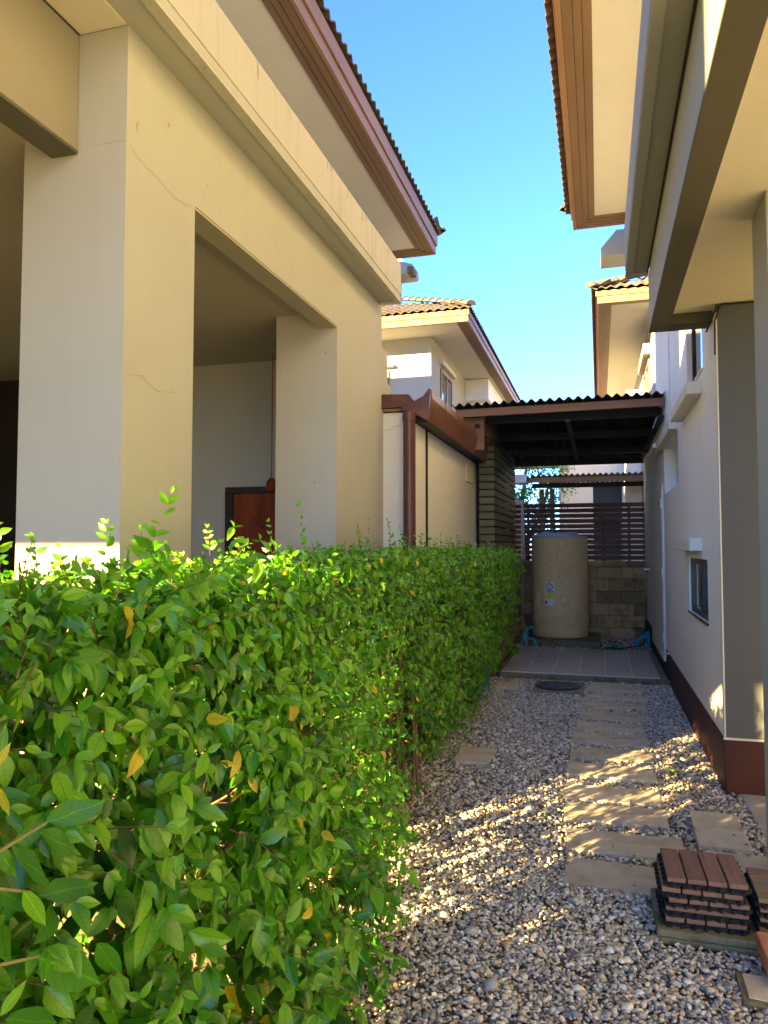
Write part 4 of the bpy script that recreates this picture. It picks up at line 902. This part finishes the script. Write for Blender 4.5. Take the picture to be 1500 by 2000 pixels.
def pebbles(name, n, xr, yr, size, sub, seed, label, layer=0):
    r = np.random.default_rng(seed); V0, F0 = ico(sub)
    x = r.uniform(*xr, n); y = r.uniform(*yr, n); keep = np.ones(n, bool); s = size * np.exp(r.normal(0, .30, n))
    big = r.random(n) < .03; s[big] *= 1.6
    for a in solid:
        m_ = .35 * s
        inside = (x > a[0] + m_ * .2) & (x < a[1] - m_ * .2) & (y > a[2] + m_ * .2) & (y < a[3] - m_ * .2)
        stray = r.random(n) < .012
        keep &= ~inside | (stray & (a[1] - a[0] < .7) & (s < size * .8))
    x, y, s = x[keep], y[keep], s[keep]; n = len(x)
    onslab = np.zeros(n, bool)
    for a in solid[:18]: onslab |= (x > a[0]) & (x < a[1]) & (y > a[2]) & (y < a[3])
    sx = s * r.uniform(.85, 1.25, n); sy = s * r.uniform(.6, .95, n); sz = s * r.uniform(.38, .62, n)
    nz = np.array([noise.noise(Vector((a * 1.7, b * 1.7, 0))) for a, b in zip(x, y)])
    z = -.012 + sz * .7 + r.uniform(0, .012, n) + layer * .009 + nz * .010; z[onslab] = .012 + sz[onslab] * .8
    ang = r.uniform(0, math.tau, n); tl = r.normal(0, .35, n); tl2 = r.normal(0, .35, n)
    V = V0[None] * np.stack([sx, sy, sz], 1)[:, None]
    V = V * (1 + .16 * r.normal(size=(n, len(V0), 1)) * (1 if sub == 1 else .45))
    c, s_ = np.cos(tl)[:, None], np.sin(tl)[:, None]; Y = V[..., 1] * c - V[..., 2] * s_; Z = V[..., 1] * s_ + V[..., 2] * c
    c, s_ = np.cos(tl2)[:, None], np.sin(tl2)[:, None]; X = V[..., 0] * c + Z * s_; Z = -V[..., 0] * s_ + Z * c
    c, s_ = np.cos(ang)[:, None], np.sin(ang)[:, None]; X, Y = X * c - Y * s_, X * s_ + Y * c
    V = np.stack([X + x[:, None], Y + y[:, None], Z + z[:, None]], -1).reshape(-1, 3)
    F = (F0[None] + (np.arange(n) * len(V0))[:, None, None]).reshape(-1, 3)
    t = np.repeat(r.random(n), len(V0))
    o = link(name, np_mesh(name, V, F, 'pebble', True, t)); tag(o, label, kind='stuff'); return o
pebbles('gravel', 22000, (-1.30, .95), (1.95, 3.7), .0080, 2, 1, 'loose rounded river gravel in the foreground of the alley', 1)
pebbles('gravel', 10000, (-1.30, .95), (1.95, 3.7), .0085, 1, 6, 'bedded river gravel under the loose stones of the foreground')
pebbles('gravel', 52000, (-1.45, .95), (3.68, 8.58), .0088, 1, 2, 'rounded river gravel covering the alley up to the patio', .5)
pebbles('gravel', 3000, (-1.25, .80), (10.72, 12.75), .013, 1, 4, 'rounded gravel around the water tank')
pebbles('gravel', 300, (.62, .72), (8.6, 10.72), .012, 1, 5, 'gravel strip between the patio and the right wall')
# fallen leaves and bits on the gravel
def ground_bits():
    r = np.random.default_rng(11); n = 150; V = []; F = []
    for i in range(n):
        x = r.uniform(-1.05, .7); y = r.uniform(2.2, 8.4) if i % 3 else r.uniform(7.9, 8.5); a = r.uniform(0, math.tau); L = r.uniform(.008, .022); W = L * r.uniform(.3, .5)
        ca, sa = math.cos(a), math.sin(a); z = .026; b = len(V)
        for u, v, h in ((-L, 0, 0), (0, W, .006), (L, 0, 0), (0, -W, .006)): V.append((x + u * ca - v * sa, y + u * sa + v * ca, z + h * r.uniform(.3, 1.5)))
        F.append((b, b + 1, b + 2)); F.append((b, b + 2, b + 3))
    mb = MB(); mb.add(V, F); return mb.build('leaf_litter', 'dry')
tag(ground_bits(), 'small dry leaves scattered on the gravel', kind='stuff')
wd = MB()
for k in range(16):
    a = k * 2.4; L = .045 + .02 * random.random(); ca, sa = math.cos(a), math.sin(a); z0 = .02
    wd.add([(.44, 5.19, z0), (.44 + L * .5 * ca - .012 * sa, 5.19 + L * .5 * sa + .012 * ca, z0 + .03), (.44 + L * ca, 5.19 + L * sa, z0 + .025), (.44 + L * .5 * ca + .012 * sa, 5.19 + L * .5 * sa - .012 * ca, z0 + .03)], [(0, 1, 2, 3)])
tag(wd.build('weed', 'weed', origin=(.44, 5.19, 0)), 'tiny bright green weed growing in the gravel right of the path', 'weed')

# ================================================================== HEDGE
def leaf_base(rows, curl, fold):
    """unit leaf along +x, normal +z; returns verts, quads, uv"""
    ss = {5: [0, .22, .5, .78, 1.0], 3: [0, .45, 1.0]}[rows]; ww = {5: [.05, .82, 1.0, .58, .0], 3: [.08, 1.0, 0]}[rows]
    V = []; U = []
    for s_, w_ in zip(ss, ww):
        zc = -curl * s_ * s_
        for sd in (-1, 0, 1):
            V.append((s_ - .04 * abs(sd) * 0, sd * w_ * .5, zc + abs(sd) * w_ * fold)); U.append((sd * w_ if w_ > .1 else sd * .1, s_))
    F = []
    for i in range(rows - 1):
        for k in range(2): a = i * 3 + k; F.append((a, a + 1, a + 4, a + 3))
    return np.array(V), np.array(F), np.array(U)
def leaf_fine():
    ss = [0, .06, .16, .28, .42, .56, .70, .82, .92, 1.0]; ww = [.04, .34, .70, .94, 1.0, .92, .70, .42, .16, 0]
    V = []; U = []; F = []
    for s_, w_ in zip(ss, ww):
        for sd in (-1, -.5, 0, .5, 1): V.append((s_, sd * w_ * .5, 0)); U.append((sd * w_ if w_ > .1 else sd * .1, s_))
    for i in range(9):
        for k in range(4): a = i * 5 + k; F.append((a, a + 1, a + 6, a + 5))
    return np.array(V), np.array(F), np.array(U)
def leaves_arrays(P, D, Nn, L, Wd, T, rows, seed=0, flat=1.0):
    r = np.random.default_rng(seed)
    n = len(P); B, F, U = leaf_fine() if rows == 10 else leaf_base(rows, 1.0, 1.0); k = len(B)
    curl = r.uniform(.02, .38, n) * flat; fold = r.uniform(.05, .30, n) * flat
    D = D / np.linalg.norm(D, axis=1, keepdims=True); S = np.cross(Nn, D); S /= np.linalg.norm(S, axis=1, keepdims=True) + 1e-9; Nn = np.cross(D, S)
    bx, by, bz = B[:, 0], B[:, 1], B[:, 2]
    zc = -(bx ** 2); fz = np.abs(by)
    twist = r.normal(0, .12, n)
    loc_x = bx[None] * L[:, None]; loc_y = by[None] * Wd[:, None] + twist[:, None] * (bx[None] ** 2) * Wd[:, None] * 1.2
    loc_z = zc[None] * (curl * L)[:, None] + fz[None] * 2 * (fold * Wd)[:, None] + .018 * L[:, None] * np.sin(bx[None] * 11 + by[None] * 5 + curl[:, None] * 40)
    V = P[:, None] + loc_x[..., None] * D[:, None] + loc_y[..., None] * S[:, None] + loc_z[..., None] * Nn[:, None]
    FF = F[None] + (np.arange(n) * k)[:, None, None]
    return V, FF.reshape(-1, 4), np.tile(U, (n, 1)), np.repeat(T, k)
def hedge_front(y, z):
    """X of the hedge's front face"""
    b = -1.045 + .06 * noise.noise(Vector((y * 1.3, z * 1.5, 1.0))) + .085 * noise.noise(Vector((y * 4.2, z * 4.2, 5)))
    b += -.05 * max(0, (.35 - z) / .35)                       # tucks in at the foot
    b += .07 * max(0, min(1, (y - 5) / 3)) * max(0, min(1, (z - .6) / .5))   # far upper part bulges over the path
    b += -.10 * max(0, min(1, (y - 6.2) / 2)) * max(0, min(1, (.9 - z) / .6))
    k_ = max(0, min(1, (3.5 - y) / 1.2)); b += .29 * k_ * max(0, min(1, (1.15 - z) / .8)) + .06 * k_
    return b
def hedge_top(y): return 1.428 - .05 * max(0, (4 - y)) * .3 + .035 * noise.noise(Vector((y * 2.0, 3, 0))) + .04 * noise.noise(Vector((y * 6.0, 3, 7))) 
Y0, Y1 = -1.6, 8.75
# streaks of sun that get through the hedge: gaps that line up with the sun, given by where their light lands (x, y, halfwidth)
sdx, sdy, sdz = SD
gaps = []
gr = np.random.default_rng(21)
tA = math.tan(R(SUN_AZ))
for u_, wv in ((-3.46, .020), (-3.39, .026), (-3.30, .022), (-3.20, .030), (-3.12, .014), (-3.03, .028), (-2.95, .016), (-2.86, .026), (-2.77, .014), (-2.69, .020), (-2.60, .012)):
    al = 0.0
    while al < 3.3:
        L_ = gr.uniform(.25, .95); 
        if gr.random() < (.80 if al < 2.2 else .5) * (1 if u_ < -3.15 else .62): x0 = -1.05 + al * math.sin(R(SUN_AZ)); gaps.append((x0, (x0 - u_) / tA, L_, wv * gr.uniform(.5, 1.0)))
        al += L_ + gr.uniform(.03, .2)
for (x0, u_, L_, wv) in ((-.72, -2.33, .45, .016), (-.45, -2.26, .4, .014), (-.22, -2.09, .75, .016), (-.30, -2.2, .3, .01), (.30, -2.03, .3, .012)): gaps.append((x0, (x0 - u_) / tA, L_, wv))
ux, uy = math.sin(R(SUN_AZ)), math.cos(R(SUN_AZ)); tanE = math.tan(R(SUN_EL))
def in_gap(P, grow=1.0):
    t = P[:, 2] / tanE; gx_ = P[:, 0] + ux * t; gy_ = P[:, 1] + uy * t
    # coordinates along / across the light
    al = gx_ * ux + gy_ * uy; ac = gx_ * uy - gy_ * ux
    hit = np.zeros(len(P), bool)
    for (x, y, L_, wv) in gaps:
        a0 = x * ux + y * uy; c0 = x * uy - y * ux
        wob = 1 + .45 * np.sin(al * 9 + x * 20)
        hit |= (al > a0) & (al < a0 + L_) & (np.abs(ac - c0 - .01 * np.sin(al * 6)) < wv * wob * grow)
    return hit
def gen_hedge():
    r = np.random.default_rng(3)
    P = []; D = []; NN = []; L = []; Wd = []; T = []
    twigs = []
    def leaf(p, d, nrm, l, t, wr=None):
        P.append(p); D.append(d); NN.append(nrm); L.append(l); Wd.append(l * (wr or r.uniform(.42, .54))); T.append(t)
    def twig(p, d, ln, nleaf, l0, bright, droop=.5, face=(.8, -.35, .35)):
        p = Vector(p); d = Vector(d).normalized(); side = d.cross(Vector((r.normal(), r.normal(), r.normal()))).normalized()
        q = p.copy(); step = ln / nleaf; pts = [tuple(q)]
        for i in range(nleaf):
            q = q + d * step; d = (d + Vector((r.normal() * .08, r.normal() * .08, r.normal() * .08 - .03))).normalized(); pts.append(tuple(q))
            sgn = 1 if i % 2 else -1
            for s_ in ((sgn,) if r.random() < .35 else (1, -1)):
                ld = d * .45 + side * s_ * .8 + Vector((0, 0, -droop * r.uniform(.3, 1.4))) + Vector((r.normal() * .2, r.normal() * .2, r.normal() * .15))
                nv = Vector(face) + Vector((r.normal() * .45, r.normal() * .45, r.normal() * .45))
                young = i / nleaf
                tt = bright + .28 * young + r.normal() * .15
                tt = min(tt, .88)
                if r.random() < .016: tt = .97
                leaf(tuple(q), tuple(ld), tuple(nv), l0 * (1.12 - .5 * young ** 2) * r.uniform(.55, 1.25), min(1, max(0, tt)))
        ld = d + Vector((0, 0, -.2)); leaf(tuple(q), tuple(ld), face, l0 * .5, min(.88, bright + .3)); twigs.append(pts)
    # front face
    nt_ = 7500
    for i in range(nt_):
        y = Y0 + (Y1 - Y0) * (r.random() ** 1.12 if i % 4 else r.random()); z = .06 + 1.42 * r.random() ** .8
        if z > hedge_top(y): continue
        if y < .4 and i % 2: continue
        lo = noise.noise(Vector((y * 1.8, z * 1.8, 9)))
        if lo < -.30 and z > .5 and r.random() < .55: continue
        if 3.9 < y < 4.7 and z < .50 + .2 * math.sin(y * 5) and r.random() < .8: continue
        if z < .12 and r.random() < .35: continue
        dep = min(.35, r.exponential(.085)); x = hedge_front(y, z) - dep
        near = max(0, min(1, (3.2 - y) / 2))
        l0 = .052 + .022 * near * r.random() + (.008 if z < 1 else 0)
        if y > 2.3: l0 = .045
        if y > 5: l0 = .043
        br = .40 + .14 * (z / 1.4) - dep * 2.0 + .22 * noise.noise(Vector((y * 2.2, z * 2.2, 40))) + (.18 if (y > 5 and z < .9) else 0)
        twig((x - .06, y, z), (.75 + r.normal() * .3, r.normal() * .6, .1 + r.normal() * .5), r.uniform(.10, .22), int(r.integers(4, 7)), l0, br, 1.0)
    # top
    for i in range(3200):
        y = Y0 + (Y1 - Y0) * r.random(); u = r.random(); xf = hedge_front(y, 1.3); x = xf - .02 - (.50 + max(0, (y - 5)) * .03) * u
        if y < .4 and i % 2: continue
        z = hedge_top(y) - .03 - min(.2, r.exponential(.05)) - .05 * max(0, 1 - u * 5) - (.02 * (u > .8))
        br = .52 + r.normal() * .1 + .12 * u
        twig((x, y, z), (r.normal() * .5 + .15, r.normal() * .5, .9), r.uniform(.05, .12), int(r.integers(3, 6)), .042, br, .25, (.3, -.35, .75))
    # back face and core
    for i in range(1900):
        y = Y0 + (Y1 - Y0) * r.random(); z = .1 + 1.3 * r.random()
        twig((-1.52 - .06 * r.random(), y, z), (-.8, r.normal() * .5, .2), .14, 5, .04, .4, .7, (-.8, -.3, .3))
    for i in range(1000):
        y = Y0 + (Y1 - Y0) * r.random(); z = .12 + 1.25 * r.random()
        twig((-1.15 - .3 * r.random(), y, z), (r.normal(), r.normal() * .5, .4), .16, 5, .04, .2, .6)
    # far end face
    for i in range(260):
        x = -1.55 + .65 * r.random(); z = .2 + 1.15 * r.random(); twig((x, Y1 - .02, z), (r.normal() * .4, .7, .3), .14, 5, .037, .5, .5, (.2, -.4, .6))
    # shoots standing above the top
    shoots = [((-1.20, 1.77, 1.44), .22, 7, .050), ((-1.30, 1.9, 1.45), .10, 4, .04), ((-1.25, 3.0, 1.48), .20, 7, .034), ((-1.3, 4.0, 1.46), .18, 6, .034), ((-1.35, 4.25, 1.46), .20, 7, .03),
              ((-1.3, 4.6, 1.46), .22, 9, .034), ((-1.25, 4.75, 1.46), .17, 6, .034), ((-1.3, 1.35, 1.45), .10, 5, .035), ((-1.2, 1.6, 1.46), .10, 5, .03), ((-1.3, 2.3, 1.47), .10, 5, .03), ((-1.2, 2.55, 1.48), .12, 5, .026), ((-1.25, 5.6, 1.45), .16, 6, .03), ((-1.2, 6.3, 1.43), .16, 6, .03), ((-1.3, 6.9, 1.42), .2, 6, .03), ((-1.3, 7.5, 1.40), .15, 6, .03)]
    for k in range(26): shoots.append(((-1.15 - .35 * r.random(), 5.2 + 3.3 * r.random(), 1.40), r.uniform(.08, .2), 6, .030))
    for k in range(70): shoots.append(((-1.1 - .4 * r.random(), .9 + 4.6 * r.random() ** 1.2, 1.40), r.uniform(.04, .13), int(r.integers(3, 6)), .026))
    for p, h, n_, l0 in shoots: twig(p, (r.normal() * .12, r.normal() * .12, 1), h, n_, l0, .62, -.15, (.5, -.8, .3))
    A = [np.array(a, float) for a in (P, D, NN, L, Wd, T)]
    g_ = in_gap(A[0]); keepm = ~(g_ & (np.random.default_rng(5).random(len(g_)) < .985))
    return [a[keepm] for a in A], twigs
(hP, hD, hN, hL, hW, hT), twigs = gen_hedge()
HG = root('hedge', 'long clipped green hedge filling the left side of the alley', 'hedge', (-1.3, 4, 0))
# the leaves that show largest become parts of their own
cf_ = np.array([-math.sin(R(16.243)), math.cos(R(16.243)), 0]); crt = np.array([math.cos(R(16.243)), math.sin(R(16.243)), 0])
rel = hP - np.array([0, 0, 1.5]); zc = rel @ cf_; xc = rel @ crt; yc = rel[:, 2]
vis = (zc > .3) & (np.abs(xc / zc) < .54) & (yc / zc > -.66) & (yc / zc < .2) & (hN @ np.array([.6, -.8, 0]) > .3)
fx = np.array([hedge_front(y, z) for y, z in hP[:, 1:]]) - hP[:, 0]
score = np.where(vis & (fx < .06), hL / np.maximum(zc, .1), 0)
order = np.argsort(-score); big = np.zeros(len(hP), bool); big[order[:300]] = True
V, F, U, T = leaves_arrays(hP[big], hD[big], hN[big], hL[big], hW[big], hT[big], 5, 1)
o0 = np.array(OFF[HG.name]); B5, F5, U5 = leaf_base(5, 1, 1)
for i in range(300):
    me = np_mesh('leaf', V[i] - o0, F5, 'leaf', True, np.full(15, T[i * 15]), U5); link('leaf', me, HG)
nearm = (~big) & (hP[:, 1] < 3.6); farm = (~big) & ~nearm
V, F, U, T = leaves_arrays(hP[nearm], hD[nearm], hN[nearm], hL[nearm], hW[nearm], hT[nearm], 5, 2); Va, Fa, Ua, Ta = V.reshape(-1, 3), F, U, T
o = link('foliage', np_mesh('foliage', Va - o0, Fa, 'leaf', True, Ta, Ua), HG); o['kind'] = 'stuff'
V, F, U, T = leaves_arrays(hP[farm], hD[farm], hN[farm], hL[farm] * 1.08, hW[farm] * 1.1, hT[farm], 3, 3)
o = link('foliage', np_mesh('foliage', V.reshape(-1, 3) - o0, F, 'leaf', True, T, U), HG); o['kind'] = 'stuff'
print('LEAVES', len(hP), 'near', nearm.sum(), 'tris', nearm.sum() * 16 + farm.sum() * 8)
mb = MB()
for pts in twigs[::2]: mb.tube([pts[0], pts[len(pts) // 2], pts[-1]], [.0022, .0016, .0009], 3, cap=False)
o = mb.build('twigs', 'bark', HG); o['kind'] = 'stuff'
rs = np.random.default_rng(8)
for k in range(64):
    y = Y0 + (Y1 - Y0) * (k + rs.uniform(.1, .9)) / 64; x = -1.28 + rs.normal() * .07; r0 = rs.uniform(.008, .017)
    m_ = MB(); top = rs.uniform(1.05, 1.4); pts = [Vector((x, y, -.02))]
    for i in range(1, 8): pts.append(Vector((x + rs.normal() * .03 + .02 * i * rs.normal() * .3, y + rs.normal() * .03, top * i / 7)))
    m_.tube(pts, [r0 * (1 - .09 * i) for i in range(8)], 6)
    for b in range(6):
        i = int(rs.integers(2, 7)); p = pts[i]; d = Vector((rs.normal() * .5 + .25, rs.normal() * .6, rs.uniform(.3, 1))).normalized(); l = rs.uniform(.15, .4)
        q1 = p + d * l * .5 + Vector((0, 0, .01)); q2 = p + d * l + Vector((rs.normal() * .03, rs.normal() * .03, .05))
        if q2.x > -1.0: q2.x = -1.02
        if q2.z > 1.46: q2.z = 1.44
        m_.tube([p, q1, q2], [r0 * .5, r0 * .35, r0 * .18], 5)
    m_.build('stem', 'bark', HG, smooth=True)
# a thicket of bare stems where the foot of the hedge is open
for k in range(10):
    y = 3.8 + 1.0 * k / 14; x = -1.13 + rs.normal() * .035
    m_ = MB().tube([(x, y, -.02), (x + rs.normal() * .02, y + rs.normal() * .02, .3), (x + rs.normal() * .03, y + rs.normal() * .03, .65), (x + rs.normal() * .05, y + rs.normal() * .04, 1.0)], [.011, .010, .008, .006], 6)
    m_.build('stem', 'bark', HG, smooth=True)

# ---- broad-leaved ficus growing through the hedge
def ficus(label, loc, leaves, stems, spread):
    t = root('ficus_shrub', label, 'shrub', loc)
    A = [np.array([l[i] for l in leaves], float) for i in range(6)]
    V, F, U, T = leaves_arrays(*A, 10, spread, .18); o0 = np.array(OFF[t.name]); lim = min(len(leaves), 300)
    for i in range(lim): link('leaf', np_mesh('leaf', V[i] - o0, FF_, 'ficus', True, np.full(50, T[i * 50]), UF_), t)
    for pts, r_ in stems: MB().tube(pts, r_, 6).build('stem', 'green_stem', t, smooth=True)
    return t
rf_ = np.random.default_rng(31); _, FF_, UF_ = leaf_fine()
def fl(p, q, tint, wr=.46):
    """a big leaf from its stalk p to its tip q, blade turned roughly outwards from the hedge"""
    p, q = np.array(p), np.array(q); d = q - p; l = np.linalg.norm(d); nv = np.array([0, 0, 1.5]) - p; nv = nv / np.linalg.norm(nv) + rf_.normal(size=3) * .20 + np.array([0, 0, .2])
    return (p, d, nv, l, l * min(.47, wr) * .62, tint)
Lv = [fl((-0.800, 0.938, 1.087), (-0.800, 1.091, 1.072), 0.45, 0.5), fl((-0.820, 0.945, 1.069), (-0.820, 1.052, 0.995), 0.38, 0.44), fl((-0.820, 0.948, 0.973), (-0.820, 1.102, 0.928), 0.3, 0.42), fl((-0.800, 0.868, 1.082), (-0.800, 0.957, 0.983), 0.3, 0.5), fl((-0.800, 0.840, 1.089), (-0.800, 0.887, 1.030), 0.34, 0.5),
      fl((-0.780, 0.872, 1.019), (-0.780, 0.923, 0.946), 0.78, 0.42), fl((-0.780, 0.902, 0.913), (-0.780, 1.063, 0.793), 0.42, 0.6), fl((-0.760, 0.814, 0.887), (-0.760, 0.860, 0.910), 0.75, 0.55), fl((-0.780, 0.844, 0.862), (-0.780, 0.955, 0.789), 0.28, 0.6), fl((-0.860, 1.250, 0.962), (-0.860, 1.416, 0.835), 0.66, 0.36), fl((-0.860, 1.245, 0.959), (-0.860, 1.237, 0.895), 0.6, 0.36),
      fl((-0.840, 1.239, 0.700), (-0.840, 1.348, 0.569), 0.6, 0.42), fl((-0.840, 1.152, 0.743), (-0.840, 1.112, 0.702), 0.55, 0.44), fl((-0.820, 0.868, 1.158), (-0.820, 0.884, 1.111), 0.93, 0.5), fl((-0.820, 0.860, 1.189), (-0.820, 0.885, 1.220), 0.93, 0.5), fl((-0.800, 0.851, 1.026), (-0.800, 0.920, 0.966), 0.25, 0.5), fl((-0.850, 0.898, 1.190), (-0.850, 0.909, 1.239), 0.35, 0.5),
      fl((-0.900, 1.065, 1.098), (-0.900, 1.183, 1.016), 0.8, 0.42), fl((-0.920, 1.291, 1.058), (-0.920, 1.392, 1.082), 0.5, 0.46), fl((-0.820, 1.088, 0.835), (-0.820, 1.153, 0.734), 0.45, 0.5)]
ficus('large leaved ficus branches reaching in at the lower left of the hedge', (-.85, 1.0, 0), Lv,
      [([(-0.800, 0.798, 1.075), (-0.800, 0.868, 1.082), (-0.800, 0.938, 1.087)], [.0032, .0028, .002]), ([(-0.800, 0.799, 1.029), (-0.800, 0.842, 1.033), (-0.780, 0.887, 1.011)], [.004, .003, .002]), ([(-0.780, 0.782, 0.946), (-0.780, 0.833, 0.939), (-0.780, 0.905, 0.913)], [.0032, .0028, .002]), ([(-0.980, 1.160, 1.062), (-0.900, 1.175, 0.954), (-0.860, 1.245, 0.961)], [.003, .003, .002]),
       ([(-1.15, .9, -.02), (-1.0, .95, .5), (-0.850, 0.853, 0.897)], [.012, .01, .006])], 4)
Lv = []; stems = []
for a, b in [((-0.980, 2.984, -0.034), (-0.860, 3.576, -0.174)), ((-1.070, 3.412, -0.034), (-0.950, 3.626, 0.192)), ((-0.960, 2.858, -0.092), (-0.840, 2.744, 0.003)), ((-1.050, 3.195, 0.170), (-0.930, 3.651, 0.060)), ((-0.960, 2.622, -0.027), (-0.840, 2.559, -0.116)), ((-0.970, 3.247, -0.089), (-0.850, 3.072, -0.079)), ((-1.040, 3.662, 0.019), (-0.920, 3.118, 0.105)), ((-1.000, 2.568, 0.140), (-0.880, 2.620, -0.050)), ((-1.100, 3.346, 0.319), (-0.980, 3.741, 0.242)), ((-1.040, 2.779, 0.231), (-0.920, 3.080, 0.142))]:
    a, b = np.array(a), np.array(b); stems.append(([a, (a + b) / 2 + [0, 0, .01], b], [.004, .003, .002]))
    for k in range(9):
        u = k / 8; p = a + (b - a) * u; d = np.array([.5 * rf_.normal() + .3, rf_.normal() * .8, -.7 + rf_.normal() * .5]); l = rf_.uniform(.055, .095)
        Lv.append((p, d, np.array([.5, -.7, .5]) + rf_.normal(size=3) * .4, l, l * .44, .18 + .25 * rf_.random() + (.35 if k == 8 else 0)))
stems.append(([(-1.05, 2.7, -.02), (-1.0, 2.75, .3), (-.95, 2.8, .6)], [.012, .010, .006]))
ficus('dark glossy ficus clump at the foot of the hedge above the gravel', (-.95, 2.8, 0), Lv, stems, 6)

# ================================================================== TREE BEHIND
TRE = root('tree', 'leafy green tree beyond the slat fence, left of the distant garage', 'tree', (-1.9, 19.5, 0))
MB().tube([(-1.9, 19.5, -.05), (-1.85, 19.5, 1.2), (-1.95, 19.5, 2.4), (-1.8, 19.5, 3.6)], [.11, .09, .07, .03], 10).tube([(-1.88, 19.5, 1.5), (-1.4, 19.4, 2.4), (-1.2, 19.4, 3.2)], [.06, .04, .02], 8).tube([(-1.9, 19.5, 1.7), (-2.4, 19.6, 2.6), (-2.5, 19.6, 3.3)], [.06, .04, .02], 8).build('trunk', 'bark', TRE, smooth=True)
r = np.random.default_rng(44); n = 9000
cl = np.array([[-1.9 + r.normal() * .55, 19.5 + r.normal() * .4, 2.5 + r.normal() * .55] for _ in range(60)] + [[-1.75, 19.3, 3.6], [-1.7, 19.3, 4.0], [-1.2, 19.3, 3.5], [-1.4, 19.3, 3.4]])
ci = r.integers(0, len(cl), n); P_ = cl[ci] + r.normal(size=(n, 3)) * .13; L_ = r.uniform(.05, .09, n)
V, F, U, T = leaves_arrays(P_, r.normal(size=(n, 3)) + [0, 0, -.5], r.normal(size=(n, 3)) * .5 + [.2, -.6, .6], L_, L_ * .5, np.clip(.45 + .3 * r.random(n), 0, 1), 3, 9)
o = link('crown', np_mesh('crown', V.reshape(-1, 3) - np.array(OFF[TRE.name]), F, 'leaf', True, T, U), TRE); o['kind'] = 'stuff'

print('TRIS', sum(sum(len(p.vertices) - 2 for p in o.data.polygons) for o in bpy.data.objects if o.type == 'MESH'))
